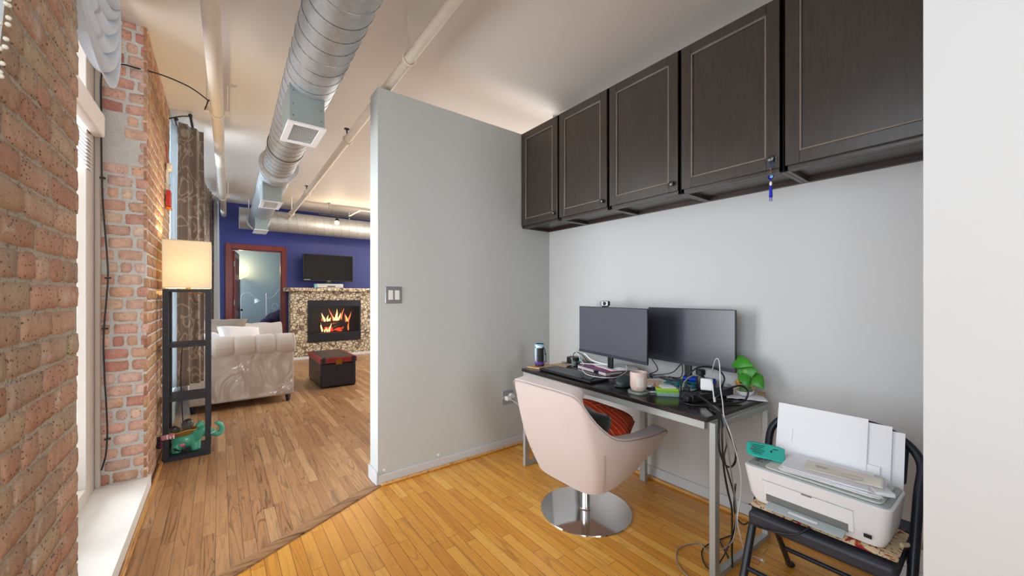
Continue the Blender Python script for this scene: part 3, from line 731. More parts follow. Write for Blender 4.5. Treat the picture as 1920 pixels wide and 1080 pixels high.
def note_mat(): return simple('purple_cover', rgb(122, 62, 132), .45)
t = thing('notebook', 'thick purple notebook with cream pages behind the keyboard', 'notebook', (2.225, 1.845, DZ0), -math.radians(12))
MB().bb(-.073, .073, -.165, .165, .0025, .0215).build('pages', 'cream', t, smooth=False)
m = MB(); m.bb(-.078, .078, -.17, .17, .0217, .0245); m.bb(-.078, .078, -.17, .17, 0, .0024); m.bb(.074, .078, -.17, .17, .0024, .0217); m.build('cover', note_mat(), t, bevel=.001)
m = MB(); m.tube([(-.025, .02, .0248), (.012, .025, .0248), (.016, .004, .0248), (-.01, .006, .0248)], .0012, 5); m.tube([(-.006, -.004, .0248), (.004, -.018, .0248), (-.006, -.03, .0248), (.006, -.045, .0248), (-.002, -.07, .0248)], .0009, 5); m.build('script_title', 'white', t)
m = MB(); m.bb(-.095, -.07, -.085, -.060, .008, .0255); m.tube([(-.095, -.085, .02), (-.112, -.075, .03), (-.095, -.062, .02)], .0012, 5); tag(m.build('binder_clip', 'black', bevel=.001), 'small black binder clip gripping the notebook edge', 'clip')
bpy.data.objects['binder_clip'].location = (2.225, 1.845, DZ0); bpy.data.objects['binder_clip'].rotation_euler = (0, 0, -math.radians(12))
t = thing('booklet', 'white booklet with a red spine lying on the purple notebook', 'booklet', (2.265, 1.80, DZ0+.025), -math.radians(18))
MB().bb(-.055, .055, -.135, .135, .0, .004).build('red_cover', simple('red_cover', rgb(186, 40, 50), .5), t, bevel=.0008)
MB().bb(-.052, .060, -.14, .13, .0042, .010).build('pages', 'paper', t, bevel=.001)
t = thing('paper_pad', 'loose white papers stacked behind the purple notebook', 'papers', (2.325, 1.72, DZ0+.036), -math.radians(24))
MB().box((0, 0, .002), (.13, .24, .004)).box((.01, .01, .0055), (.12, .22, .0025), (0, 0, .12)).build('sheets', 'paper', t, smooth=False)
m = MB(); m.tube([(2.245, 2.01, .86), (2.250, 1.985, .845), (2.25, 1.94, .818), (2.26, 1.87, .804), (2.27, 1.80, .800)], .0065, 10); tag(m.build('white_tube', 'white'), 'bent white plastic tube resting on the papers', 'tube')
m = MB(); m.tube([(2.19, 2.00, .79), (2.22, 1.92, .792), (2.25, 1.82, .799), (2.27, 1.74, .802)], .004, 8); tag(m.build('white_stick', 'white'), 'thin white stick crossing the notebook beside the tube', 'stick')

# mouse
t = thing('mouse', 'dark ergonomic mouse with a blue wheel beside the pink cup', 'mouse', (1.975, 1.445, DZ0), -math.radians(15))
m = MB(); m.sph((0, 0, .018), .05, (1.15, .78, .72), 28, 16)
for v in m.bm.verts:
    v.co.z = max(v.co.z, .002); v.co.z += .012*math.exp(-((v.co.y-.012)/.018)**2)*(v.co.z > .01); v.co.x += .15*(v.co.z-.02)
m.build('body', simple('slate_mouse', rgb(52, 62, 66), .35), t)
MB().cyl((.020, .022, .040), (.020, .036, .040), .012, n=20).build('wheel', simple('blue_ring', rgb(40, 96, 170), .3), t)
MB().sph((-.03, 0, .005), .035, (.9, 1.1, .12), 20, 8).build('thumb_rest', 'steel', t)
# pink candle cup on glass coaster
t = thing('glass_coaster', 'clear round glass coaster under the pink cup', 'coaster', (1.915, 1.30, DZ0))
g = G('thick_glass'); g.set(Base_Color=(.80, .92, .88, 1), Roughness=.05, Transmission_Weight=.75, IOR=1.4); g.bump(g.noise(g.obj(), 60, 2), .3, .002); M['thickglass'] = g.m
MB().lathe([(0, 0), (.058, 0), (.061, .004), (.061, .009), (.057, .0125), (.05, .010), (0, .009)], n=48).build('dish', 'thickglass', t)
t = thing('candle_cup', 'matte pink ceramic candle cup with a blank pale label', 'cup', (1.915, 1.30, DZ0+.013))
MB().lathe([(0, 0), (.033, 0), (.037, .004), (.044, .016), (.047, .03), (.047, .105), (.0455, .107), (.043, .105), (.043, .04), (0, .036)], n=48).build('vessel', simple('blush_ceramic', rgb(222, 198, 190), .45), t)
m = MB(); arcbox(m, .0471, .0476, PI+.35, PI+1.25, .028, .078, 14); m.build('label_patch', simple('pale_label', rgb(232, 222, 218), .6), t, smooth=False)
m = MB()
for k in range(5): a = PI+.42+k*.19; m.bb(.0474*math.cos(a)-.0015, .0474*math.cos(a)+.0015, .0474*math.sin(a)-.002, .0474*math.sin(a)+.002, .077, .082)
m.build('label_crown', 'paper', t, smooth=False)
MB().lathe([(0, .070), (.042, .070), (.043, .068)], n=40).build('wax', 'cream', t)
# stack of green cards in clear box
t = thing('card_stack', 'fanned stack of green and turquoise index cards in a clear tray', 'cards', (1.995, 1.165, DZ0), math.radians(40))
cols = [rgb(20, 170, 150)]*2+[rgb(40, 196, 160)]*2+[rgb(110, 196, 60)]*2+[rgb(140, 204, 50)]*3+[rgb(178, 214, 90)]*2
for k, c in enumerate(cols):
    MB().box((0, .0008*k, .0035+.0036*k), (.062, .115, .0030), (0, 0, (random.random()-.5)*.03)).build('card', simple('card_%d' % k, c, .55), t, smooth=False)
MB().box((0, .001, .0015), (.070, .122, .002)).box((-.0355, 0, .012), (.0015, .122, .02)).build('tray', 'thickglass', t)
t = thing('sticky_notes', 'scribbled white note pad on top of the green cards', 'notes', (2.00, 1.17, DZ0+.0425), math.radians(48))
MB().box((0, 0, .002), (.055, .075, .004)).build('pad', 'paper', t, smooth=False)
m = MB(); m.tube([(-.02, -.03, .0043), (0, 0, .0043), (-.01, .02, .0043), (.02, .01, .0043)], .0006, 5); m.build('scribble', 'kcable', t)
m = MB(); m.cyl((0, -.045, .004), (0, .045, .004), .004, n=12); o = m.build('orange_marker', simple('orange_plastic', rgb(222, 110, 30), .4)); o.location = (1.985, 1.235, DZ0+.039); o.rotation_euler = (0, 0, -.9)
tag(o, 'short orange pen lying on the far end of the green cards', 'pen')
# papers behind the cup
t = thing('flat_papers', 'overlapping pale papers spread under the cables in the middle of the desk', 'papers', (2.19, 1.32, DZ0), -.15)
for k, (x, y, a, w_, l_) in enumerate(((0, 0, .2, .21, .28), (.03, .05, -.3, .15, .21), (-.03, .10, .5, .13, .18), (.05, -.1, .1, .14, .2))):
    MB().box((x, y, .001+.0022*k), (w_, l_, .0018), (0, 0, a)).build('sheet', simple('paper_tint_%d' % k, [rgb(214, 228, 226), rgb(236, 236, 232), rgb(226, 196, 170), rgb(204, 222, 216)][k], .7), t, smooth=False)
t = thing('leaflet', 'small printed leaflet with red and orange stripe behind the pink cup', 'leaflet', (2.06, 1.395, DZ0+.0105), .35)
MB().box((0, 0, .001), (.10, .16, .002)).build('leaf_sheet', 'paper', t, smooth=False); MB().box((.02, 0, .0025), (.008, .15, .0008)).build('stripe', simple('orange_stripe', rgb(216, 100, 50), .5), t, smooth=False)
t = thing('pen', 'white and black pen lying between the pink cup and the green cards', 'pen', (1.975, 1.245, DZ0), .95)
MB().cyl((0, -.055, .005), (0, .02, .005), .0048, n=14).build('barrel', 'white', t); MB().cyl((0, .02, .005), (0, .07, .005), .0052, n=14).build('cap', 'black', t)
t = thing('yellow_tangle', 'small bright yellow rubber toy behind the mouse', 'toy', (2.075, 1.415, DZ0))
m = MB(); m.tube([(0, 0, .01), (.012, .01, .03), (-.01, .016, .04), (-.014, -.004, .024), (.008, -.014, .03), (.016, .0, .045)], .006, 8); m.build('strand', simple('yellow_rubber', rgb(222, 222, 50), .5), t)
t = thing('wire_stand', 'small bent metal wire holder with a dark bead foot', 'holder', (2.03, 1.275, DZ0))
m = MB(); m.tube([(0, 0, .008), (0, 0, .075), (.006, -.006, .078), (.028, -.022, .078), (.028, -.022, .092), (.036, -.03, .09), (.10, -.085, .056)], .0018, 6, smooth=False); m.build('wire', 'steel', t)
MB().sph((.004, -.004, .012), .012, (1.2, 1.2, .9)).build('bead_foot', simple('dark_blue_bead', rgb(30, 36, 70), .3), t)
# teal strap tangle
t = thing('teal_strap', 'folded teal webbing strap lying under the right monitor', 'strap', (2.24, 1.20, DZ0+.0005))
m = MB()
def ribbon(m, pts, w, th=.0015):
    P = catmull([Vector(p) for p in pts], 8)
    rows = []
    for i, p in enumerate(P):
        d = (P[min(i+1, len(P)-1)]-P[max(i-1, 0)]); d.z = 0; d.normalize(); sd = Vector((-d.y, d.x, .15)).normalized()*w/2
        rows.append([m.bm.verts.new(p+sd), m.bm.verts.new(p-sd)])
    for a, b in zip(rows, rows[1:]): m.bm.faces.new((a[0], a[1], b[1], b[0]))
ribbon(m, [(-.08, .02, .022), (-.02, .10, .024), (.05, .10, .018), (.10, .02, .016), (.08, -.08, .02), (.0, -.08, .025)], .02)
ribbon(m, [(-.02, .12, .012), (-.03, .05, .020), (-.07, -.02, .03), (-.03, -.07, .016), (.02, -.04, .030), (.06, .05, .022)], .02)
ribbon(m, [(-.09, -.005, .014), (-.04, .01, .036), (.02, -.01, .02), (.09, -.04, .014)], .018)
m.build('webbing', simple('teal_webbing', rgb(20, 112, 130), .55), t, solid=.0022)
t = thing('blue_flashlight', 'shiny cobalt blue metal cylinder lying under the right monitor', 'flashlight', (2.40, 1.19, DZ0), 0)
MB().cyl((-.02, .085, .024), (.012, -.095, .024), .0235, n=32).build('barrel', simple('cobalt_metal', rgb(20, 70, 190), .2, .5), t, bevel=.004)
MB().cyl((-.0212, .0905, .024), (-.02, .085, .024), .019, n=24).build('end_cap', simple('dark_blue_cap', rgb(12, 30, 90), .3), t)
# power strip and white box
t = thing('power_strip', 'chunky black power strip lying across the right end of the desk', 'power strip', (2.12, .995, DZ0), math.radians(-10))
MB().bb(-.17, .17, -.028, .028, 0, .040).build('housing', 'black', t, bevel=.005)
m = MB()
for k in range(5): m.bb(-.13+k*.06, -.10+k*.06, -.014, .014, .0401, .0408)
m.build('sockets', 'glass_dark', t)
MB().bb(-.195, -.17, -.018, .018, .004, .034).build('plug_end', 'black', t, bevel=.004)
t = thing('power_adapter', 'white square power adapter plugged into the power strip', 'adapter', (2.10, 1.0, DZ0+.0415), math.radians(25))
MB().box((0, 0, .035), (.055, .06, .062), (.0, .12, 0)).build('block', 'white', t, bevel=.006)
MB().box((.0, -.034, .030), (.02, .012, .02)).build('cable_socket', 'black', t, bevel=.002)
t = thing('black_adapter', 'black plug adapter with grey leads at the left of the power strip', 'adapter', (2.02, 1.075, DZ0), .3)
MB().box((0, 0, .020), (.06, .05, .038)).box((.015, 0, .046), (.025, .035, .018)).build('block', 'black', t, bevel=.004)
t = thing('black_bottle', 'narrow black bottle standing between adapter and monitor', 'bottle', (2.215, 1.09, DZ0))
MB().lathe([(0, 0), (.021, 0), (.024, .004), (.024, .085), (.018, .095), (.018, .098), (.026, .102), (.026, .125), (.022, .13), (0, .13)], n=32).build('body', 'black', t)
# plant
t = thing('potted_plant', 'heart leaved trailing plant in a small mustard pot on the desk end', 'plant', (2.385, .915, DZ0))
def pot_mat():
    g = G('mustard_glaze'); v = g.obj(); g.set(Base_Color=g.mix(g.ramp(g.noise(v, 38, 3), [(.45, 0.), (.55, 1.)]), rgb(186, 138, 50), rgb(214, 196, 160)), Roughness=.35); return g.m
MB().lathe([(0, 0), (.038, 0), (.044, .01), (.052, .055), (.054, .062), (.050, .062), (.047, .052), (0, .050)], n=36).build('pot', pot_mat(), t)
MB().lathe([(0, .056), (.03, .058), (.0475, .053)], n=24).build('soil', simple('dark_soil', rgb(62, 40, 26), .95, bump=.8), t)
def leaf(m, base, tip, w, up=(0, 0, 1), cup=.25):
    base, tip, up = Vector(base), Vector(tip), Vector(up); ax = tip-base; L = ax.length; ax.normalize(); sd = ax.cross(up).normalized(); nn_ = sd.cross(ax)
    def f(u, v):
        s = v*2-1; prof = (math.sin(PI*min(1, u*1.02)**.62))**.9*(1-.35*u) if u < .98 else 0
        back = -.10*L*(abs(s))*max(0, 1-u*5)
        return base+ax*(u*L+back)+sd*(s*w/2*prof*1.25)+nn_*(-cup*w*abs(s)**1.5*prof*.4+.10*L*math.sin(PI*u)-.05*L*u*u)
    m.grid(f, 14, 8)
import types
leaves = [((2.345, .965, .935), (2.315, .845, .925), .074), ((2.325, .925, .868), (2.335, .830, .905), .088), ((2.31, .900, .872), (2.285, .868, .805), .056), ((2.335, .868, .868), (2.32, .800, .805), .076), ((2.35, .935, .850), (2.34, .89, .845), .030)]
for b_, p_, w_ in leaves:
    m = MB(); b2 = Vector(b_)-Vector((2.385, .915, DZ0)); p2 = Vector(p_)-Vector((2.385, .915, DZ0))
    leaf(m, b2, p2, w_, (-.85, -.40, .35)); m.build('leaf', 'leaf_t', t, solid=.0008)
    m = MB(); m.tube([(random.uniform(-.015, .015), random.uniform(-.015, .015), .055), ((b2.x)*.6, b2.y*.6, .06+(b2.z-.06)*.7), tuple(b2)], .0018, 6); m.build('stem', simple('stem_green', rgb(90, 120, 50), .5), t)
for k in range(3): 
    m = MB(); a = k*2.1; m.sph((.046*math.cos(a+2.6), .046*math.sin(a+2.6), .068), .011, (1, 1, 1.3), 12, 8); m.build('pot_ornament', simple('ochre_glaze', rgb(200, 150, 50), .3), t)
t = thing('napkin', 'crumpled white paper towel under the plant at the desk end', 'paper towel', (2.315, .895, DZ0))
m = MB(); m.grid(lambda u, v: Vector(((u-.5)*.19, (v-.5)*.19, .003+.007*abs(noise.noise(Vector((u*4, v*4, 1))))))+Vector((.0, -.0, 0)), 16, 16); m.build('sheet', 'paper', t, solid=.001)
t.rotation_euler = (0, 0, .5)
t = thing('cactus_dish', 'small round green spiky succulent in a white shell shaped dish', 'succulent', (2.30, .885, DZ0+.010))
MB().lathe([(0, 0), (.03, 0), (.046, .012), (.052, .028), (.048, .027), (.040, .014), (0, .008)], n=36, sc=(1.1, .8)).build('dish', 'white', t)
m = MB(); m.sph((0, 0, .026), .03, (1.05, .85, .8), 20, 12)
rr = random.Random(4)
for k in range(110):
    d = Vector((rr.gauss(0, 1), rr.gauss(0, 1), abs(rr.gauss(0, 1)))).normalized(); p = Vector((0, 0, .026))+Vector((d.x*.031, d.y*.025, d.z*.024)); m.cyl(p, p+d*.012, .0016, .0002, 5)
o = m.build('spines', simple('sage_green', rgb(110, 140, 90), .7, var=.4, scale=120), t)
t = thing('crystal_lumps', 'small heap of clear crumpled plastic beside the mustard pot', 'plastic', (2.30, .975, DZ0+.041))
t.location = (2.375, .995, DZ0)
m = MB(); 
for k in range(5): m.sph((rr.uniform(-.02, .02), rr.uniform(-.02, .02), .016+rr.uniform(0, .012)), .014, (1.2, 1, .8), 8, 6)
m.build('lumps', 'thickglass', t, smooth=False)
t = thing('seed_packet', 'small flat packet with orange picture at the far corner of the paper towel', 'packet', (2.395, .845, DZ0+.012), .3)
MB().box((0, 0, .001), (.07, .035, .002)).build('packet', simple('packet_print', rgb(190, 150, 110), .6, var=.5, scale=80), t, smooth=False)
t.location = (2.40, .84, DZ0+.012)
# small things at the left end
t = thing('glass_figurine', 'tiny clear glass animal figurine behind the keyboard', 'figurine', (2.225, 2.10, DZ0))
m = MB(); m.sph((0, 0, .030), .013, (1.6, .8, .9)); m.cyl((-.014, 0, .030), (-.018, 0, .062), .006, .004, 10); m.sph((-.022, 0, .063), .007, (1.5, 1, 1))
for x in (-.012, .013):
    for y in (-.006, .006): m.cyl((x, y, .026), (x*1.3, y*1.2, 0), .004, .003, 8)
m.build('body', 'thickglass', t)
t = thing('turquoise_ornament', 'little turquoise drop shaped ornament near the round black hub', 'ornament', (2.26, 2.06, DZ0+.026))
t.location = (2.285, 2.095, DZ0)
MB().lathe([(0, 0), (.008, .001), (.0105, .012), (.009, .026), (.004, .04), (0, .045)], n=20).build('drop', simple('turquoise_plastic', rgb(60, 190, 205), .25), t)
for k, (x, y, a, c, l) in enumerate(((2.17, 2.205, .3, rgb(228, 214, 140), 'yellow note paper beside the bamboo board'), (2.23, 2.17, -.2, rgb(200, 190, 186), 'grey printed card near the black hub'), (2.12, 2.14, .6, rgb(218, 186, 140), 'tan card tucked behind the keyboard end'))):
    m = MB(); m.box((0, 0, .0012), (.07, .10, .0022)); o = m.build('note_card', simple('note_tint_%d' % k, c, .7, var=.2, scale=90), smooth=False); o.location = (x, y, DZ0+.0024*k); o.rotation_euler = (0, 0, a); tag(o, l, 'card')
t = thing('cable_coil', 'small coil of thin black cable lying on the cards behind the keyboard', 'cable', (2.22, 2.16, DZ0+.008))
m = MB(); m.tube([(.05*math.cos(a), .05*math.sin(a), .004+.012*abs(math.sin(a*.5))) for a in [i*.6 for i in range(22)]], .0018, 6); m.tube([(.05, 0, .004), (.08, -.03, .01), (.09, -.07, .004)], .0018, 6); m.build('coil', 'kcable', t)
MB().box((.05, -.06, .012), (.03, .06, .02), (0, 0, .4)).build('plug', 'black', t, bevel=.003)
m = MB(); m.box((0, 0, .0035), (.03, .085, .006)); o = m.build('silver_phone_edge', 'steel', bevel=.002); o.name = 'metal_tin'; o.location = (1.945, 2.19, DZ0); o.rotation_euler = (0, 0, -.2); o.location = (2.00, 2.150-.02, DZ0); tag(o, 'slim silver tin between the bamboo board and the keyboard', 'tin'); o.location = (1.935, 2.165, DZ0)
# cables on and off the desk
def cable(name, label, pts, r, mat='kcable', plug=None):
    m = MB(); m.tube(pts, r, 8)
    if plug: m.cyl(plug[0], plug[1], plug[2], n=10)
    return tag(m.build(name, mat), label, 'cable')
cable('usb_cable', 'white cable looping over the purple notebook and the keyboard', [(2.36, 1.715, .80), (2.30, 1.66, .806), (2.22, 1.60, .79), (2.083, 1.564, .777), (1.987, 1.575, .778), (1.945, 1.66, .779), (1.985, 1.773, .779), (2.10, 1.90, .79), (2.20, 1.97, .79), (2.255, 2.06, .80), (2.262, 2.08, .84), (2.28, 2.13, .855), (2.32, 2.15, .84)], .0028, 'wcable')
cable('monitor_cable', 'thick black cable arching over the adapters below the right monitor', [(2.05, 1.09, .758), (2.062, 1.091, .841), (2.091, 1.069, .894), (2.138, 1.033, .915), (2.197, .988, .90), (2.227, .964, .853), (2.218, .971, .811), (2.22, .975, .796)], .0045)
cable('looped_cable', 'thick black cable making a loop out over the desk end by the plant', [(2.10, .93, .760), (2.045, .928, .775), (2.096, .889, .822), (2.146, .85, .841), (2.177, .826, .814), (2.160, .830, .770), (2.118, .850, .757), (2.056, .88, .757), (1.98, .90, .756)], .0048)
cable('front_cable', 'thin black cable curving along the desktop in front of the green cards', [(2.24, 1.30, .80), (2.20, 1.22, .80), (2.10, 1.15, .82), (2.0, 1.09, .80), (1.93, 1.06, .757), (1.90, 1.0, .754), (1.93, .94, .754), (1.98, .88, .754)], .0032)
cable('hanging_power_cable', 'thick black cable hanging off the desk end in a long tied loop', [(2.0, 1.04, .765), (1.96, .98, .79), (1.86, .87, .79), (1.79, .80, .762), (1.735, .775, .70), (1.74, .772, .626), (1.79, .772, .555), (1.85, .772, .528), (1.895, .772, .541), (1.895, .772, .60), (1.83, .772, .69), (1.80, .775, .745), (1.83, .80, .766), (1.9, .88, .757)], .0046)
cable('black_drop_cable', 'black cable falling straight from the desk end to the floor', [(1.95, .93, .757), (1.85, .83, .765), (1.77, .775, .745), (1.745, .765, .70), (1.76, .765, .56), (1.80, .765, .44), (1.84, .765, .35), (1.845, .765, .27), (1.88, .78, .12), (1.93, .80, .02), (2.02, .86, .006), (2.10, .93, .006)], .0042)
cable('second_drop_cable', 'slimmer black cable twisting beside the drop cable to the floor', [(1.97, .90, .757), (1.88, .83, .768), (1.80, .778, .75), (1.775, .758, .66), (1.75, .758, .60), (1.80, .758, .50), (1.865, .758, .36), (1.87, .77, .22), (1.82, .81, .08), (1.85, .88, .008), (1.98, .96, .006), (2.2, .92, .006)], .0032)
cable('grey_cable', 'grey cable hanging from the desk end and trailing forward over the floor', [(2.0, .95, .757), (1.88, .84, .766), (1.785, .772, .75), (1.77, .752, .657), (1.81, .752, .503), (1.85, .752, .36), (1.84, .76, .20), (1.92, .90, .04), (2.0, .99, .006), (1.889, 1.036, .005), (1.797, 1.005, .005), (1.751, .96, .005), (1.72, .893, .005), (1.70, .80, .005)], .003, 'gcable')
cable('white_data_cable', 'long white cable hanging from the right monitor to the floor by the folding chair', [(2.20, 1.02, .875), (2.10, .955, .965), (2.06, .92, .975), (2.03, .90, .93), (1.99, .88, .85), (1.90, .83, .80), (1.81, .785, .765), (1.795, .752, .70), (1.845, .747, .60), (1.885, .745, .50), (1.885, .745, .40), (1.85, .745, .31), (1.87, .745, .24), (1.93, .75, .14), (2.00, .75, .075), (2.05, .74, .05), (2.08, .73, .03)], .0026, 'wcable', ((2.08, .73, .03), (2.095, .725, .018), .006))
cable('short_white_cable', 'short white cable with a plug resting on the black power strip', [(2.07, .965, .86), (2.035, .94, .85), (2.015, .925, .80), (2.01, .92, .775)], .003, 'wcable', ((2.01, .92, .79), (2.008, .915, .765), .006))
cable('printer_cable', 'black cable rising from the floor to the printer on the folding chair', [(1.87, .76, .45), (1.84, .755, .36), (1.86, .75, .30), (1.85, .72, .29), (1.76, .66, .36), (1.68, .60, .40), (1.655, .52, .425), (1.67, .47, .44), (1.70, .44, .468)], .0036)
cable('tangled_cable', 'black cables tangled on the desk behind the pink cup', [(2.38, 1.51, .87), (2.39, 1.47, .80), (2.40, 1.54, .756), (2.38, 1.45, .77), (2.39, 1.36, .80), (2.40, 1.305, .86), (2.385, 1.30, .78), (2.36, 1.36, .77), (2.35, 1.44, .76), (2.33, 1.36, .758), (2.32, 1.30, .762)], .0034)
cable('loose_adapter_lead', 'grey lead arching from the black plug adapter to the monitor', [(2.02, 1.09, .79), (2.03, 1.09, .83), (2.06, 1.07, .862), (2.10, 1.05, .868), (2.12, 1.04, .84), (2.11, 1.04, .80)], .003, 'gcable')

# ------------------------------------------------------------------ folding chair with printer
t = thing('folding_chair', 'black metal folding chair with vinyl seat under the printer', 'chair', (1.85, .425, 0))
def side(m, y, y2=None):
    y2 = y if y2 is None else y2
    return [(-.25, y, .012), (-.15, y, .19), (-.05, y, .38), (.085, y, .60), (.15, y2, .71)]
m = MB(); hw = .232
pts = side(m, hw)+[(.185, .17, .775), (.195, .08, .800), (.195, -.08, .800), (.185, -.17, .775)]+side(m, -hw)[::-1]
m.tube(pts, .0145, 12); m.build('frame_tube', 'blackmetal', t)
for y in (hw, -hw):
    m = MB(); m.cyl((.02, y*.94, .43), (.32, y*.94, .02), .012, n=14); m.build('rear_leg', 'blackmetal', t)
    m = MB(); m.sph((-.256, y, .012), .019, (1, 1, .65)); m.build('foot_cap', 'black', t)
    m = MB(); m.sph((.335, y*.94, .014), .020, (1, 1, .7)); m.build('foot_cap', 'black', t)
    m = MB(); m.cyl((-.04, y*.97, .35), (.06, y*.97, .35), .008, n=10); m.build('hinge_bracket', 'blackmetal', t)
MB().cyl((-.145, -hw, .20), (-.145, hw, .20), .0095, n=14).build('front_crossbar', 'blackmetal', t)
MB().cyl((.235, -hw*.94, .135), (.235, hw*.94, .135), .0095, n=14).build('rear_crossbar', 'blackmetal', t)
m = MB(); m.bb(-.175, .24, -.212, .212, .398, .452)
m.build('seat', 'vinyl', t, bevel=.016, seg=4)
m = MB(); R_ = Euler((0, math.radians(31), 0))
m.box((.150, 0, .690), (.020, .40, .15), R_); m.build('backrest', 'vinyl', t, bevel=.01, seg=3)
m = MB(); m.tube([(-.03, -.205, .47), (.05, -.245, .46), (.10, -.262, .455), (.085, -.25, .44), (.03, -.235, .455)], .007, 8); tag(m.build('cloth_tie', simple('cream_tie', rgb(218, 196, 160), .8)), 'cream cloth tie of the floral pad knotted round the chair tube', 'tie')
bpy.data.objects['cloth_tie'].location = (1.85, .425, 0)
def floral():
    g = G('floral_fabric'); v = g.obj(); n1 = g.noise(v, 22, 3, .6, 1.5); n2 = g.noise(v, 40, 3, .6, 2.)
    c = g.ramp(n1, [(.40, rgb(222, 196, 160)), (.56, rgb(224, 200, 166)), (.58, rgb(196, 150, 60)), (.63, rgb(166, 40, 50)), (.72, rgb(140, 26, 44))])
    c = g.mix(g.ramp(n2, [(.60, 0.), (.62, 1.)]), c, rgb(52, 46, 48)); g.set(Base_Color=c, Roughness=.85); return g.m
t = thing('seat_pad', 'thin floral cream and red seat pad squashed under the printer', 'cushion', (1.86, .43, .4525))
m = MB(); m.pillow((-.03, .0, .009), (.25, .43, .020), n=20, pinch=0)
m.build('pad', floral(), t)
PZ = .474
t = thing('printer', 'white and grey all in one printer on the folding chair', 'printer', (1.86, .442, PZ), math.radians(-1.5))
# body: tapered lofted box, front at -x
def rrect(x0, x1, y0, y1, r, n=5):
    out = []
    for cx_, cy_, a0 in ((x1-r, y1-r, 0), (x0+r, y1-r, PI/2), (x0+r, y0+r, PI), (x1-r, y0+r, 1.5*PI)):
        for i in range(n+1): a = a0+PI/2*i/n; out.append((cx_+r*math.cos(a), cy_+r*math.sin(a)))
    return out
def loft(m, secs, cap=True):
    rows = [[m.bm.verts.new((x, y, z_)) for x, y in s] for s, z_ in secs]
    for A, B in zip(rows, rows[1:]):
        n = len(A)
        for i in range(n): m.bm.faces.new((A[i], A[(i+1) % n], B[(i+1) % n], B[i]))
    if cap: m.bm.faces.new(rows[0][::-1]); m.bm.faces.new(rows[-1])
m = MB(); loft(m, [(rrect(-.125, .065, -.195, .195, .03), 0), (rrect(-.138, .070, -.208, .208, .03), .03), (rrect(-.150, .075, -.215, .215, .028), .09), (rrect(-.160, .075, -.221, .221, .026), .143), (rrect(-.157, .072, -.218, .218, .024), .146)])
M['printer'] = simple('printer_white', rgb(236, 237, 240), .42, var=.02)
M['pgrey'] = simple('printer_grey', rgb(168, 174, 174), .45, var=.03)
m.build('body', 'printer', t)
m = MB(); loft(m, [(rrect(-.150, .068, -.212, .212, .022), .1462), (rrect(-.150, .068, -.212, .212, .022), .150)]); m.build('top_bezel', 'pgrey', t)
m = MB(); loft(m, [(rrect(-.143, .062, -.195, .150, .022), .1503), (rrect(-.143, .062, -.195, .150, .022), .156)]); m.build('scanner_lid', simple('lid_pale', rgb(208, 214, 208), .4, var=.02), t, bevel=.002)
m = MB()
for k in range(4): m.bb(-.135+.035*k, -.12+.035*k, .172, .178, .1502, .1506)
m.bb(-.10, -.05, .185, .2, .1502, .1506); m.build('control_icons', 'grille', t, smooth=False)
# front is slanted: use a rotated frame
fr = Matrix.Translation((-.1462, 0, .07)) @ Euler((0, math.radians(-8.5), 0)).to_matrix().to_4x4()
def fbox(m, y0, y1, z0, z1, d0, d1):
    bmesh.ops.create_cube(m.bm, size=1, matrix=fr @ Matrix.Translation(((d0+d1)/2, (y0+y1)/2, (z0+z1)/2)) @ Matrix.Diagonal((abs(d1-d0), y1-y0, z1-z0, 1)))
m = MB()
fbox(m, -.125, .150, -.045, .035, -.0035, .004); m.build('front_door', 'printer', t, bevel=.003)
m = MB()
L4 = [(-.125, .150, .0345, .0355), ]
m = MB(); fbox(m, -.126, .151, .0352, .0368, -.0042, -.002); m.build('door_seam', 'pgrey', t)
m = MB(); fbox(m, -.01, .022, .030, .0352, -.0045, -.0034); m.build('door_pull', 'grille', t)
m = MB(); fbox(m, -.11, .14, -.048, -.018, -.0046, -.0034); m.build('output_slot', 'grille', t)
m = MB(); m.box((-.170, .012, .020), (.045, .235, .004), (0, math.radians(-12), 0)); m.build('output_tray', simple('tray_grey', rgb(176, 186, 188), .35), t, bevel=.001)
m = MB(); m.box((-.172, .012, .0235), (.012, .09, .004), (0, math.radians(-12), 0)); m.build('tray_grip', 'trim', t, bevel=.002)
m = MB(); fbox(m, -.170, -.150, -.040, -.028, -.0075, -.0045); m.build('dark_badge', 'black', t)
m = MB(); m.box((.078, 0, .15), (.004, .30, .10), (0, math.radians(12), 0)); m.build('paper_support', 'printer', t, bevel=.002)
# standing sheets at the back
t = thing('standing_sheets', 'tall white sheets standing in the back of the printer', 'papers', (1.948, .428, .632))
for k, (y0, y1, z0, z1) in enumerate(((-.10, .195, -.02, .205), (-.165, .12, -.03, .192), (-.198, .08, -.04, .175), (-.192, .0, -.07, .10))):
    MB().box((.004+.006*k, (y0+y1)/2, (z0+z1)/2), (.0012, y1-y0, z1-z0), (0, math.radians(12), 0)).build('sheet', 'paper', t, smooth=False)
m = MB()
for k in range(5): m.box((-.0005, .165-.014*k, .02+.03*(k % 3)), (.0005, .0012, .05+.015*(k % 2)), (0, math.radians(12), 0))
m.build('faint_print', simple('faint_print', rgb(190, 192, 200), .7), t, smooth=False)
t = thing('paper_stack', 'messy stack of white sheets lying on the printer lid', 'papers', (1.818, .41, PZ+.1565), .05)
for k in range(9):
    MB().box((rr.uniform(-.012, .012), rr.uniform(-.018, .018), .0012+.0021*k), (.175, .275-.004*k, .0018), (0, 0, rr.uniform(-.07, .07))).build('sheet', 'paper', t, smooth=False)
MB().box((-.02, -.135, .0125), (.09, .05, .012), (0, 0, .5)).build('folded_sheet', 'paper', t, smooth=False)
t = thing('envelope', 'long creased pale envelope on top of the paper stack', 'envelope', (1.825, .375, PZ+.1775), .12)
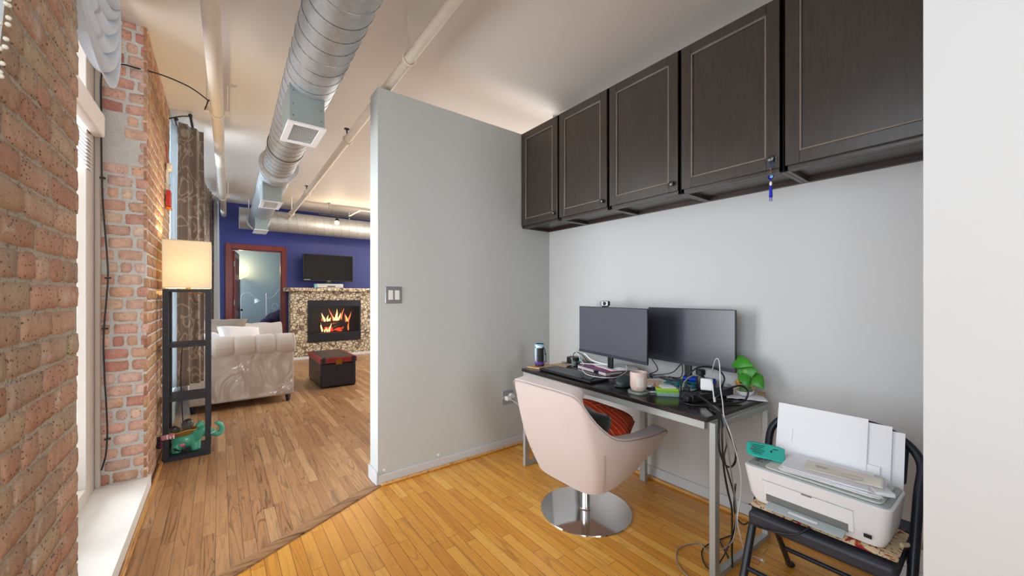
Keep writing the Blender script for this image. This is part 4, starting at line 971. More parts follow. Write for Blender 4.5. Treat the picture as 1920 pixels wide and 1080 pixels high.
m = MB(); m.grid(lambda u, v: Vector(((u-.5)*.10, (v-.5)*.22, .0012+(.016*max(0, .28-v)/.28 if v < .28 else 0)*math.sin(PI*u)+.001*noise.noise(Vector((u*6, v*9, 2))))), 14, 24); m.build('envelope_body', 'cream', t, solid=.0012)
m = MB(); m.tube([(-.02+.018*math.cos(a), -.03+.03*math.sin(a), .0038) for a in [i*.35 for i in range(19)]], .0004, 5, smooth=False); m.bb(-.004, .0, .045, .075, .0030, .0036); m.bb(.01, .012, .04, .08, .0030, .0036); m.build('faint_print', 'grille', t, smooth=False)
t = thing('turquoise_tag', 'bent turquoise cardboard tag with black print lying on the left of the printer', 'tag', (1.825, .625, PZ+.162), rot=(0, -.34, .35))
m = MB()
def tagf(u, v):
    x, y = (u-.5)*.095, (v-.5)*.135; z_ = .012+.010*math.sin(v*PI)+(.010 if v > .62 else 0)*(v-.62)*3
    return Vector((x*(1-.25*(v > .8)*(v-.8)*5), y, z_+.0*u))
m.grid(tagf, 10, 16); m.build('card', simple('turquoise_card', rgb(44, 196, 178), .5, var=.03), t, solid=.0012)
m = MB(); rr2 = random.Random(2)
for k in range(6):
    x = -.03+.011*k; m.box((x, .028, .0262), (.0025, .028+.012*(k % 3), .0006)); 
m.box((.0, -.02, .0245), (.010, .006, .0012)); m.box((.02, -.035, .0215), (.003, .018, .001)); m.build('print', 'black', t, smooth=False)
MB().box((.0, .048, .0265), (.016, .008, .001)).build('hanger_slot', 'grille', t, smooth=False)

# ------------------------------------------------------------------ near window: blind, swag, lace, cable
t = thing('window_blind', 'raised pale venetian blind at the top of the near brick window', 'blind', (-.61, 2.68, 2.25))
MB().bb(-.010, .045, -.71, .72, .03, .17).build('bottom_rail', simple('warm_white_slat', rgb(226, 214, 204), .5, var=.03), t, bevel=.01)
for k in range(9): MB().box((-.022, .0, -.18+.022*k), (.040, 1.40, .003), (0, .5, 0)).build('slat', 'trim', t, smooth=False)
t = thing('swag_valance', 'white satin swag valance draped across the top of the near window', 'valance', (-.515, 2.66, 3.05))
def swag(u, v):
    y = 1.975+(3.235-1.975)*u; k = y-2.34
    sh = max(0., 1-(k/.895)**1.9) if k > 0 else max(0., 1-(-k/.366)**4)**.5
    ph = (v*7.6) % 1.0; bulge = math.sqrt(max(0., math.sin(PI*min(1, ph*1.0))))
    z_ = -.74*v**.92*sh-.07*v
    return Vector((.03+.05*sh*v+.050*bulge*(.25+.75*sh), y-2.66-.03*bulge*sh*(1 if k > 0 else -1), z_-.02*bulge*sh))
m = MB(); m.grid(swag, 60, 190); m.build('drape', 'swag', t)
MB().cyl((0, -.69, .01), (0, .82, .01), .014).build('rod', 'trim', t)
t = thing('lace_curtain', 'white lace curtain with pearl beading hanging in front of the bricks', 'curtain', (-.335, 1.0, 3.0))
def lace(u, v):
    z_ = -v*1.55; tuck = max(0, (v-.55)/.45)**2
    y = -.35+(.565-.10*tuck*1.6)*u-.0
    return Vector((.012*math.sin(u*22+v*2)+.01*math.sin(u*9), y, z_))
m = MB(); m.grid(lace, 60, 30); m.build('panel', 'lace', t)
m = MB(); rr3 = random.Random(5)
for k in range(100):
    v = k/100; u = .93-.05*math.sin(v*26)-.05*(k % 3 == 0); p = lace(u, v)+Vector((.006, 0, 0)); m.sph(p, .0042, u=8, v=6)
m.build('beading', simple('pearl_bead', rgb(236, 232, 220), .3), t)['kind'] = 'stuff'
m = MB(); m.tube([(-.10, 4.0, 2.83), (-.075, 3.87, 2.86), (-.075, 3.82, 2.84), (-.18, 3.72, 2.865), (-.32, 3.60, 2.85), (-.44, 3.50, 2.81), (-.50, 3.478, 2.80), (-.56, 3.476, 2.77), (-.592, 3.47, 2.70), (-.594, 3.47, 2.45), (-.592, 3.472, 2.1), (-.585, 3.474, 1.85), (-.568, 3.472, 1.55), (-.565, 3.472, 1.42), (-.572, 3.474, 1.28), (-.584, 3.474, 1.05), (-.580, 3.474, .80), (-.572, 3.474, .60), (-.568, 3.474, .44), (-.575, 3.474, .30), (-.594, 3.472, .21)], .0045, 8)
tag(m.build('coax_cable', 'kcable'), 'black cable clipped down the brick reveal beside the near window', 'cable')
for k, z_ in enumerate((2.05, 1.42, 1.10, .40)):
    m = MB(); x = (-.590, -.567, -.580, -.569)[k]; m.bb(x-.012, x+.016, 3.466, 3.482, z_-.005, z_+.006)
    tag(m.build('cable_clip', 'black', bevel=.001), ['highest small black clip on the cable down the reveal', 'clip on the reveal cable at the height of the lamp shade', 'clip on the reveal cable just below the lamp shade', 'lowest small clip on the cable near the white sill'][k], 'clip', 'clips on the reveal cable')
t = thing('smoke_sensor', 'small white wall sensor on the yellow lit brick', 'sensor', (-.38, 4.60, 2.46))
MB().bb(.0, .035, -.055, .055, -.03, .03).build('housing', 'cream', t, bevel=.008); MB().bb(.012, .0355, -.042, .042, -.021, -.008).build('vent', 'brass', t, bevel=.002)
m = MB(); m.tube([(-.375, 4.43, 2.62), (-.372, 4.50, 2.53), (-.370, 4.555, 2.492)], .004, 6); tag(m.build('sensor_wire', simple('red_wire', rgb(150, 24, 20), .5)), 'short red wire running down to the white wall sensor', 'wire')
t = thing('alarm_strobe', 'red alarm box mounted low on the yellow lit brick', 'alarm', (-.38, 4.56, 2.17))
MB().bb(0, .03, -.055, .055, -.07, .07).build('housing', simple('alarm_red', rgb(170, 36, 14), .35), t, bevel=.004); MB().bb(0, .035, -.04, .04, -.095, -.072).build('lens', simple('amber_lens', rgb(220, 120, 20), .2), t, bevel=.004)
MB().bb(-.382+.0, -.366, 4.555, 4.575, 2.25, 2.43).build('conduit', 'cream').location = (0, 0, 0)
tag(bpy.data.objects['conduit'], 'thin vertical conduit between the white sensor and the red alarm box', 'conduit')

# ------------------------------------------------------------------ pipes and ducts under the ceiling
t = thing('sprinkler_pipe', 'cream painted pipe nearest the brick wall running along the ceiling', 'pipe', (0, 0, 2.85))
lx = lambda y: -.042+(y-2.53)*.0143
m = MB(); m.cyl((lx(-2.9), -2.9, 0), (lx(FY-.01), FY-.01, 0), .044, n=32); m.build('pipe', 'pipe', t)
for y in (3.1, 5.6): MB().cyl((lx(y), y, 0), (lx(y), y+.02, 0), .0455, n=32).build('coupling', 'pipe', t)
for y in (4.05, 7.47):
    m = MB(); m.tube([(lx(y)-.07, y, .0), (lx(y)-.05, y, -.006), (lx(y)-.03, y, -.04), (lx(y), y, -.052), (lx(y)+.03, y, -.04), (lx(y)+.05, y, -.006), (lx(y)+.07, y, 0)], .009, 8)
    m.bb(lx(y)-.085, lx(y)-.05, y-.02, y+.02, -.010, .022); m.bb(lx(y)+.05, lx(y)+.085, y-.02, y+.02, -.010, .022); m.build('clamp', 'pipe', t, bevel=.002)
    for s in (-.068, .068): m = MB(); m.cyl((lx(y)+s, y, .02), (lx(y)+s, y, .25), .005, n=8); m.build('hanger_rod', 'pipe', t)
t = thing('ceiling_pipe', 'slimmer cream pipe passing above the end of the partition', 'pipe', (0, 0, 2.80))
px_ = lambda y: .945+(y-2.3)*.0145
m = MB(); m.cyl((px_(-2.9), -2.9, 0), (px_(8.55), 8.55, 0), .033, n=28); m.build('pipe', 'pipe', t)
for y in (2.3, 3.86, 6.2, 7.9):
    m = MB(); m.tube([(px_(y)+.040*math.cos(a), y, .040*math.sin(a)) for a in [i*2*PI/12 for i in range(12)]], .0075, 6, closed=True); m.build('hanger_ring', 'pipe', t)
    if y in (2.3, 7.9): m = MB(); m.cyl((px_(y), y, .04), (px_(y)+.0, y+.02, .298), .008, n=10); m.cyl((px_(y), y, .04), (px_(y), y, .085), .012, n=10); m.build('hanger_rod', 'pipe', t)
    else:
        m = MB(); m.cyl((px_(y)-.01, y-.04, .02), (px_(y)-.015, y-.04, .085), .007, n=10); m.cyl((px_(y)-.015, y-.04, .085), (px_(y)-.015, y-.04, .092), .024, n=14); m.build('valve_handle', 'blackmetal', t)
for y in (2.75, 5.2): MB().cyl((px_(y), y, 0), (px_(y), y+.06, 0), .0365, n=24).build('coupling', 'pipe', t)
def duct(m, a, b, r, pitch, n=48):
    a, b = Vector(a), Vector(b); d = b-a; L = d.length; d.normalize(); s = d.orthogonal().normalized(); w_ = d.cross(s)
    k = int(L/pitch*24); pts = []
    for i in range(k+1):
        an = i/24*2*PI; pts.append(a+d*(i/24*pitch)+(s*math.cos(an)+w_*math.sin(an))*(r+.0005))
    m.tube(pts, .0024, 4, smooth=False)
dx = lambda y: .440+(y-1.8)*.0170
t = thing('supply_duct', 'large spiral galvanised duct running along the ceiling to the blue wall', 'duct', (0, 0, 2.67))
MB().cyl((dx(-2.9), -2.9, 0), (dx(4.7), 4.7, 0), .143, n=64).build('duct_section', 'galv', t)
MB().cyl((dx(4.7), 4.7, 0), (dx(8.45), 8.45, 0), .152, n=64).build('duct_section', 'galv', t)
seam = simple('duct_seam', rgb(120, 124, 126), .4, .8)
m = MB(); duct(m, (dx(-.2), -.2, 0), (dx(4.65), 4.65, 0), .143, .118); m.build('spiral_seam', seam, t)
m = MB(); duct(m, (dx(4.8), 4.8, 0), (dx(8.35), 8.35, 0), .152, .105); m.build('spiral_seam', seam, t)
MB().lathe([(.144, 0), (.180, .004), (.180, .085), (.153, .10)], (dx(4.62), 4.62, 0), 64, rot=(-PI/2, 0, 0)).build('collar', 'galv', t)
MB().lathe([(.153, 0), (.182, .003), (.178, .06), (.153, .07)], (dx(8.33), 8.33, 0), 64, rot=(-PI/2, 0, 0)).build('collar', 'galv', t)
for y in (1.2, 4.0, 6.2):
    m = MB(); m.tube([(dx(y)+.147*math.cos(a), y, .147*math.sin(a)) for a in [i*2*PI/24 for i in range(24)]], .004, 6, closed=True); m.cyl((dx(y), y, .147), (dx(y), y, .43), .004, n=8); m.build('hanger_strap', seam, t)
def diffuser(y0, y1, x0, x1, zb, label):
    t = thing('air_diffuser', label, 'diffuser', ((x0+x1)/2, (y0+y1)/2, zb), group='air diffusers under the long duct')
    a, b = (x1-x0)/2, (y1-y0)/2; hh = 2.575-zb
    m = MB()
    for r in ((-a+.012, -a+.015, -b+.012, b-.012), (a-.015, a-.012, -b+.012, b-.012), (-a+.015, a-.015, -b+.012, -b+.015), (-a+.015, a-.015, b-.015, b-.012)): m.bb(r[0], r[1], r[2], r[3], .012, hh+.05)
    m.build('duct_boot', simple('boot_steel', rgb(160, 172, 172), .42, .6), t, smooth=False)
    m = MB(); f = .036
    for r in ((-a, -a+f, -b, b), (a-f, a, -b, b), (-a+f, a-f, -b, -b+f), (-a+f, a-f, b-f, b)): m.bb(*r, 0, .012)
    m.build('grille_frame', 'white', t, bevel=.002)
    n = 16; w_ = 2*(b-f)/n
    for k in range(n): MB().box((0, -b+f+w_*(k+.5), .008), (2*(a-f), w_*.80, .0018), (.6, 0, 0)).build('louver', 'white', t, smooth=False)
    MB().bb(-a+.016, a-.016, -b+.016, b-.016, .04, .045).build('throat_shade', 'grille', t, smooth=False)  # grey sheet painting the shade of the hollow boot
    m = MB()
    for z_ in (.05, .12, .2):
        for s in (-1, 1): m.sph((s*(a-.03), -b+.011, z_), .004, u=8, v=6)
    m.build('screws', seam, t)['kind'] = 'stuff'
    return t
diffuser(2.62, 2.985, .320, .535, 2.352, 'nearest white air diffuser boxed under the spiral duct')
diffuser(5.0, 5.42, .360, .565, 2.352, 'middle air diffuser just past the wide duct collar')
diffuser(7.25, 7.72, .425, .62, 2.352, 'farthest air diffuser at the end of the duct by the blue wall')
t = thing('cross_duct', 'spiral duct running sideways in front of the blue wall', 'duct', (0, 8.62, 2.74))
MB().cyl((.283, 0, 0), (4.4, 0, 0), .198, n=64).build('duct_section', 'galv', t)
m = MB(); duct(m, (.33, 0, 0), (4.3, 0, 0), .198, .16); m.build('spiral_seam', seam, t)
MB().cyl((.275, 0, 0), (.284, 0, 0), .202, n=48).build('end_cap', 'galv', t)
for x in (.42, 2.2): m = MB(); m.cyl((x, 0, .198), (x, 0, .358), .006, n=8); m.build('hanger_rod', 'trim', t)
t = thing('track_light', 'black ceiling track hung on a thin rod with a glowing spotlight', 'track light', (1.50, 8.0, 2.86))
MB().bb(0, 1.7, -.018, .018, 0, .022).build('track', 'black', t, bevel=.002)
m = MB(); m.cyl((.17, 0, .02), (.17, 0, .238), .004, n=8); m.cyl((.17, 0, .230), (.17, 0, .239), .03, n=16); m.build('hanger_rod', 'grille', t)
for x in (.32, 1.02):
    m = MB(); m.cyl((x, 0, .0), (x, 0, -.06), .010, n=12); m.cyl((x, .02, -.06), (x-.02, -.05, -.13), .030, .042, 20); s_ = m.build('spot_head', 'black', t)
    m = MB(); m.cyl((x-.0195, -.0502, -.131), (x-.0225, -.060, -.141), .038, n=20); m.build('lamp_face', 'bulb', s_)
    point('spot_glow', (1.50+x-.03, 7.90, 2.69), 9, (1, .78, .48), .04)
t = thing('white_conduit', 'bent white conduit joining the track to the ceiling', 'conduit', (2.02, 8.0, 2.885))
m = MB(); m.tube([(0, 0, 0), (.03, 0, .01), (.20, 0, .13), (.24, 0, .15), (.6, 0, .15)], .014, 8); m.build('pipe', 'pipe', t)
MB().cyl((.19, 0, .12), (.24, 0, .155), .02, n=12).build('coupling', 'pipe', t)

# ------------------------------------------------------------------ shelf lamp by the pillar
t = thing('shelf_floor_lamp', 'black shelf floor lamp with a glowing square cream shade by the brick pillar', 'floor lamp', (-.211, 4.165, 0))
p = .148; q = .018
for sx in (-1, 1):
    for sy in (-1, 1): m = MB(); m.bb(sx*p-q*(sx > 0)*2, sx*p+q*(sx < 0)*2, sy*p-q*(sy > 0)*2, sy*p+q*(sy < 0)*2, .0, 1.36); m.build('post', 'navywood', t, bevel=.001)
for z0, z1 in ((.012, .034), (.468, .492), (.896, .920), (1.338, 1.36)):
    m = MB(); m.bb(-p+.001, p-.001, -p+.001, p-.001, z0, z1); m.build('shelf', 'navywood', t, bevel=.001)
for sy in (-1, 1):
    m = MB(); m.bb(-p+.036, p-.036, sy*p-.012*(sy > 0), sy*p+.012*(sy < 0), .0, .036); m.build('base_rail', 'navywood', t)
m = MB(); s = .150; th_ = .002
for r in ((-s, -s+th_, -s, s), (s-th_, s, -s, s), (-s+th_, s-th_, -s, -s+th_), (-s+th_, s-th_, s-th_, s)): m.bb(*r, 1.372, 1.752)
m.build('lamp_shade', 'shade', t, smooth=False)
m = MB()
for z0 in (1.370, 1.749):
    for r in ((-s-.001, -s+.003, -s, s), (s-.003, s+.001, -s, s), (-s, s, -s-.001, -s+.003), (-s, s, s-.003, s+.001)): m.bb(*r, z0, z0+.005)
m.build('shade_trim', simple('shade_binding', rgb(214, 200, 180), .6), t, smooth=False)
MB().cyl((0, 0, 1.36), (0, 0, 1.46), .018).build('socket', 'brass', t); MB().sph((0, 0, 1.51), .032, (1, 1, 1.3)).build('bulb', 'bulb', t)
point('shelf_lamp_bulb', (-.211, 4.165, 1.51), 34, (1, .80, .44), .05)
m = MB(); m.tube([(-.24, 4.33, 1.33), (-.20, 4.335, 1.325), (-.16, 4.33, 1.333), (-.13, 4.33, 1.32), (-.10, 4.33, 1.335)], .004, 6); tag(m.build('lamp_pull_chain', 'brass'), 'small brass pull chain just below the lamp shade', 'chain')
m = MB(); m.tube([(-.26, 4.34, .90), (-.27, 4.345, .6), (-.26, 4.345, .3), (-.255, 4.345, .12), (-.27, 4.40, .02), (-.33, 4.6, .006)], .004, 6); tag(m.build('power_cable', 'kcable'), 'dark lamp cord hanging behind the shelf lamp', 'cord')
# elephant planter on the bottom shelf
def glaze(name, a, b, sc=10):
    g = G(name); v = g.obj(); g.set(Base_Color=g.mix(g.noise(v, sc, 4), a, b), Roughness=.22); return g.m
M['teal'] = glaze('jade_glaze', rgb(48, 158, 128), rgb(110, 206, 178), 22)
t = thing('elephant_planter', 'jade green ceramic elephant carrying a tan basket on the lowest lamp shelf', 'planter', (-.215, 4.15, .035))
sk = bpy.data.meshes.new('elephant_body')
m = MB(); m.sph((-.01, 0, .085), .09, (1.05, .72, .74), 28, 18)
for x in (-.068, .052):
    for y in (-.035, .035): m.cyl((x, y, .065), (x, y, 0), .030, .034, 18)
m.sph((.105, 0, .135), .052, (1, .85, 1), 22, 14)
m.tube([(.135, 0, .125), (.175, 0, .095), (.200, 0, .085), (.222, 0, .105), (.222, 0, .150), (.198, 0, .178), (.180, 0, .172)], .02, 12, radii=(.028, .014))
m.tube([(.06, 0, .175), (.085, 0, .205), (.10, 0, .215)], .012, 10, radii=(.02, .010))
o = m.build('body', 'teal', t)
o.modifiers.new('rm', 'REMESH').mode = 'VOXEL'; o.modifiers['rm'].voxel_size = .0055; o.modifiers['rm'].use_smooth_shade = True
q_ = o.modifiers.new('sm', 'SMOOTH'); q_.iterations = 4
for y in (-1, 1):
    m = MB(); m.sph((.065, y*.052, .118), .042, (1, .18, 1.05), 20, 12, rot=(0, .3, y*.5)); m.build('ear', 'teal', t)
    MB().sph((.128, y*.038, .145), .007, (1.2, .6, .7)).build('eye', 'white', t)
    MB().lathe([(.004, 0), (.006, .02), (.0, .05)], (.145, y*.028, .10), 10, rot=(0, 1.1, 0)).build('tusk', 'white', t)
m = MB(); m.lathe([(.045, 0), (.074, .012), (.084, .045), (.086, .050), (.080, .050), (.068, .025), (0, .02)], (-.035, 0, .115), 40, sc=(1.12, .78)); m.build('basket', simple('tan_basket_glaze', rgb(150, 112, 56), .4, var=.25, scale=60, bump=.3), t)
m = MB(); m.tube([(-.035+.096*math.cos(a), .067*math.sin(a), .165+.006*math.sin(a*4)) for a in [i*2*PI/24 for i in range(24)]], .004, 6, closed=True); m.build('basket_rim', simple('ochre_rim', rgb(196, 160, 84), .4), t)
m = MB()
for k in range(3): m.tube([(-.035+.05*math.cos(a)+.008*k, -.066-.002*k, .045+.028*math.sin(a)) for a in [PI+.3*i for i in range(9)]], .0025, 6)
for k in range(5): m.tube([(-.08+.025*k, -.068, .03), (-.075+.025*k, -.072, .012), (-.066+.025*k, -.068, .022)], .002, 5)
m.build('painted_branches', 'black', t); MB().sph((-.03, -.0685, .06), .018, (1.1, .25, .8)).build('painted_flower', simple('rose_glaze', rgb(214, 130, 130), .3, var=.3, scale=90), t)
for k, (x, y, z_, r, l) in enumerate(((-.085, -.01, .172, .036, 'grey carved ornamental ball lying low in the elephant basket'), (.0, .01, .205, .042, 'grey carved ornamental ball standing highest in the elephant basket'))):
    t2 = thing('carved_ball', l, 'ball', (-.215+x, 4.15+y, .035+z_), group='carved balls in the elephant basket')
    MB().sph((0, 0, 0), r, u=32, v=20).build('ball', simple('pewter_grey', rgb(120, 118, 116), .4, var=.2, scale=60), t2)
    m = MB()
    for j in range(14):
        a = j*2*PI/14; n_ = Vector((.25, -.75, .6)).normalized(); s_ = n_.orthogonal().normalized(); w_ = n_.cross(s_)
        P_ = []
        for i in range(4): b = .25+.28*i; P_.append((n_*math.cos(b)+(s_*math.cos(a+.25*i)+w_*math.sin(a+.25*i))*math.sin(b))*(r+.0006))
        m.tube(P_, .0022, 5)
    m.build('carving', 'black', t2)
t = thing('striped_toy', 'small pink and white striped knitted toy hanging on the lamp post', 'toy', (-.372, 4.02, .20))
t.location = (-.345, 3.998, .20)
MB().cyl((-.02, -.0, 0), (.06, .0, .006), .020, n=20).build('arm', simple('dusty_pink', rgb(196, 130, 140), .8), t, bevel=.006)
m = MB()
for k in range(3): m.cyl((.015+.018*k, 0, .002), (.022+.018*k, 0, .0025), .0208, n=20)
m.build('stripes', 'white', t)
m = MB(); m.sph((-.03, 0, -.045), .022, (1, .8, 1.6)); m.sph((-.035, 0, .002), .018, (1, .8, .8)); m.build('body', simple('dark_knit', rgb(46, 30, 52), .9), t)
m = MB(); m.tube([(-.022, -.018, -.02), (-.012, -.021, -.035), (-.022, -.020, -.06)], .004, 6); m.build('red_trim', simple('crimson_thread', rgb(160, 36, 60), .7), t)

# ------------------------------------------------------------------ living room curtains
def curtain(name, label, A, B, z0, z1, folds, amp, mat, group=None, top=1.0, seed=0, n=90):
    t = thing(name, label, 'curtain', (A[0], A[1], z0), group=group)
    A, B = Vector((A[0], A[1], 0)), Vector((B[0], B[1], 0)); d = B-A; nn_ = Vector((-d.y, d.x, 0)).normalized()
    def f(u, v):
        w_ = amp*(.55+.45*(1-v)); sh = (.08*math.sin(v*3+seed))
        cc = u*(1-.12*v*top)+.06*v*top
        return d*cc+nn_*(w_*math.sin(u*folds*2*PI+seed+.5*math.sin(v*2.2))+.3*w_*math.sin(u*folds*4.3*PI+2*v)) + Vector((0, 0, (z1-z0)*v))
    m = MB(); m.grid(f, n, 24); m.build('panel', mat, t, solid=.003); return t
curtain('patterned_curtain', 'taupe curtain with embroidered swirls nearest the brick pillar', (-.335, 5.0), (-.135, 5.22), .40, 3.04, 2.5, .026, 'curtain', 'taupe embroidered curtains')
curtain('patterned_curtain', 'taupe embroidered curtain farther along the living room window', (-.22, 7.25), (-.11, 8.40), .30, 3.02, 5, .05, 'curtain', 'taupe embroidered curtains', seed=2)
curtain('sheer_curtain', 'grey sheer curtain edge between pillar and patterned curtain', (-.380, 5.0), (-.345, 5.06), .40, 3.0, 1.5, .010, 'sheer', seed=1)
curtain('plastic_cover', 'clear shiny cover hanging over the farther embroidered curtain', (-.085, 7.9), (-.02, 8.5), .55, 2.95, 2.5, .02, 'sheer', seed=3)
curtain('sheer_curtain', 'sheer curtain hanging across the living room window glass', (-.350, 5.4), (-.345, 8.5), .90, 3.0, 16, .014, 'sheer', seed=4, n=160)
t = thing('curtain_rod', 'dark double curtain rod bracketed to the brick pillar top', 'curtain rod', (-.25, 4.95, 3.055))
MB().cyl((.02, -.10, 0), (.04, 3.5, 0), .012).build('rod', 'blackmetal', t)
MB().cyl((-.10, .0, -.03), (-.09, 3.5, -.03), .009).build('rod', 'blackmetal', t)
m = MB(); m.tube([(-.14, -.08, -.06), (-.05, -.10, -.02), (.02, -.10, 0)], .006, 6); m.build('bracket', 'blackmetal', t)
for k in range(2): MB().sph((.02-.11*k, -.12+.1*k, -.03*k), .017).build('finial', 'blackmetal', t)

# ------------------------------------------------------------------ loveseat, pillows, trunk
t = thing('tufted_sofa', 'beige tufted rolled arm sofa partly wrapped in clear plastic', 'sofa', (-.29, 5.37, 0))
m = MB(); Wd = 1.03; Rr = .125
def roll(u, v):
    seg = 5; s_ = abs(math.sin(u*seg*PI)); puff = 1-.13*(1-s_)**3
    a = v*2*PI; e = 1 if .015 < u < .985 else (.82 if u in (0, 1) else 1)
    return Vector((u*Wd, .135-Rr*1.05*puff*e*math.cos(a), .715+Rr*puff*e*math.sin(a)))
m.grid(roll, 80, 28); m.build('near_arm_roll', 'sofa', t)
m = MB(); m.lathe([(0, 0), (.11, 0), (.122, -.006), (.125, -.02)], (Wd+.004, .135, .715), 32, rot=(0, PI/2, 0)); m.build('arm_end_panel', 'sofa', t)
m = MB(); m.bb(.01, Wd-.01, .055, .235, .085, .66); m.build('near_arm_panel', 'wrap', t, bevel=.02, seg=4)
m = MB(); m.bb(.0, Wd-.05, .235, 1.50, .085, .28); m.build('base', 'sofa', t, bevel=.02)
m = MB(); m.bb(.0, .16, .235, 1.52, .28, .60); m.build('back', 'sofa', t, bevel=.04, seg=4)
for k in range(2): m = MB(); m.pillow((.59, .56+.635*k, .37), (.84, .62, .24), n=14, pinch=0); m.build('seat_cushion', 'sofa', t)
m = MB()
def farr(u, v):
    a = v*PI; x = .16+u*.90
    tuft = .018*max(0, math.cos((x-.28)*2*PI/.26))**6*max(0, 1-abs(v-.30)*7)
    bump_ = .012*abs(math.sin((x-.15)*PI/.26))
    return Vector((x, 1.70-(.17+bump_-tuft)*math.cos(a)*(.9 if v < .5 else 1), .28+(.60)*math.sin(a)**.5+bump_*math.sin(a)))
m.grid(farr, 70, 30); m.build('far_arm', 'sofa', t)
m = MB()
for side_ in (0, 1):
    m.prism([(1.70-.16*math.cos(PI*i/16), .28+.60*math.sin(PI*i/16)**.5) for i in range(17)], .01, Matrix(((0, 0, 1, 1.055 if side_ else .155), (1, 0, 0, 0), (0, 1, 0, 0), (0, 0, 0, 1))))
m.build('far_arm_end', 'sofa', t)
MB().bb(.16, 1.04, 1.55, 1.86, .085, .30).build('far_arm_base', 'sofa', t, bevel=.02)
for k in range(3): m = MB(); m.sph((.36+.26*k, 1.548, .66), .012, (1, .5, 1)); m.build('tuft_button', 'sofa_brown', t)
for x, y in ((.96, .10), (.05, .10), (.96, 1.80), (.05, 1.80)):
    m = MB(); m.cyl((x, y, .10), (x, y, .0), .034, .020, 4); m.build('leg', 'navywood', t)
for nm, mt, lc, dm, rt, lb in (('throw_pillow', 'whitefab', (.20, 5.68, .78), (.46, .36, .15), (.95, .1, .35), 'white pillow resting behind the near sofa arm'),
                               ('throw_pillow', 'sofa_brown', (.02, 6.32, .80), (.50, .46, .17), (1.0, 0, -.35), 'taupe pillow leaning on the far side of the sofa'),
                               ('throw_pillow', 'sofa_brown', (-.10, 6.05, .72), (.46, .44, .16), (.9, .2, .7), 'darker taupe pillow half hidden beside the lamp post')):
    m = MB(); m.pillow((0, 0, 0), dm, n=16); o = m.build(nm, mt); o.location = lc; o.rotation_euler = rt; tag(o, lb, 'pillow')
t = thing('folded_blanket', 'white blanket heaped on the sofa behind the near arm', 'blanket', (-.10, 5.80, .50))
m = MB(); m.grid(lambda u, v: Vector(((u-.5)*.5, (v-.5)*.5, .36*(math.sin(PI*u)*math.sin(PI*v))**.4+.03*noise.noise(Vector((u*5, v*5, 3))))), 26, 26); m.build('cloth', 'whitefab', t, solid=.01)
t = thing('storage_trunk', 'black leather storage trunk with a red lacquer lid before the fireplace', 'trunk', (1.345, 6.28, 0))
m = MB(); m.bb(-.235, .235, -.45, .45, .02, .345); m.build('box', 'trunk', t, bevel=.012)
m = MB(); m.bb(-.245, .245, -.465, .465, .350, .425); m.build('lid', 'redlac', t, bevel=.006)
m = MB(); m.bb(-.20, .20, -.42, .42, .4252, .430); m.build('lid_panel', simple('scuffed_black_lacquer', rgb(52, 44, 46), .5, var=.5, scale=12), t)
for s in (-1, 1):
    m = MB(); m.box((s*.2, -.46, .388), (.05, .018, .085)); m.build('corner_mount', 'trunk', t, bevel=.002)
m = MB(); m.bb(-.04, .04, -.472, -.466, .33, .40); m.build('latch', 'brass', t)
for x in (-.2, .2):
    for y in (-.41, .41): m = MB(); m.bb(x-.025, x+.025, y-.025, y+.025, 0, .02); m.build('foot', 'trunk', t)

# ------------------------------------------------------------------ fireplace
t = thing('fireplace', 'broken stone mosaic fireplace with black firebox on the blue wall', 'fireplace', (1.126, 8.80, 0))
wf = 1.97; o0, o1, oz0, oz1 = .307, 1.358, .335, 1.21
MB().bb(0, o0, 0, .315, 0, 1.39).build('left_pier', 'mosaic', t, smooth=False)
MB().bb(o1, wf, 0, .315, 0, 1.39).build('right_pier', 'mosaic', t, smooth=False)
MB().bb(o0, o1, 0, .315, oz1, 1.39).build('lintel', 'mosaic', t, smooth=False)
MB().bb(o0, o1, 0, .315, .0, oz0).build('hearth_front', 'mosaic', t, smooth=False)
MB().bb(-.10, wf+.1, -.10, .315, 1.3905, 1.468).build('mantel', 'mosaic', t, bevel=.02, seg=4)
MB().bb(-.0, wf, -.012, -.0005, 0, .055).build('base_strip', 'trim', t, bevel=.002)
m = MB()
for r in ((o0, o1, oz1-.135, oz1), (o0, o1, oz0, oz0+.185), (o0, o0+.03, oz0+.185, oz1-.135), (o1-.03, o1, oz0+.185, oz1-.135)): m.bb(r[0], r[1], -.02, .03, r[2], r[3])
fbx = m.build('firebox_frame', 'blackmetal', t, smooth=False)
for a_, b_ in ((oz1-.05, oz1-.035), (oz1-.12, oz1-.105), (oz0+.03, oz0+.04)): MB().bb(o0+.04, o1-.04, -.026, -.0201, a_, b_).build('louvre_trim', 'black', fbx)
m = MB(); m.bb(o0+.03, o1-.03, .30, .31, oz0, oz1); m.bb(o0, o0+.03, .03, .31, oz0, oz1); m.bb(o1-.03, o1, .03, .31, oz0, oz1); m.bb(o0+.03, o1-.03, .03, .30, oz0+.16, oz0+.185); m.bb(o0+.03, o1-.03, .03, .30, oz1-.135, oz1-.11)
m.build('firebox_lining', simple('soot_black', rgb(22, 22, 26), .5), t, smooth=False)
MB().bb(o0+.03, o1-.03, .0, .004, oz0+.185, oz1-.135).build('fire_glass', 'glass_fire', t, smooth=False)
cx0 = (o0+o1)/2
logm = simple('charred_log', rgb(74, 62, 56), .9, var=.5, scale=25, bump=.9, bscale=30)
for a, b, r in (((cx0-.28, .13, .70), (cx0+.20, .16, .735), .045), ((cx0-.20, .22, .58), (cx0+.25, .17, .60), .05), ((cx0-.02, .10, .60), (cx0+.22, .24, .70), .035)):
    m = MB(); m.cyl(a, b, r, r*.85, 14); m.build('log', logm, t)
m = MB(); re = random.Random(3)
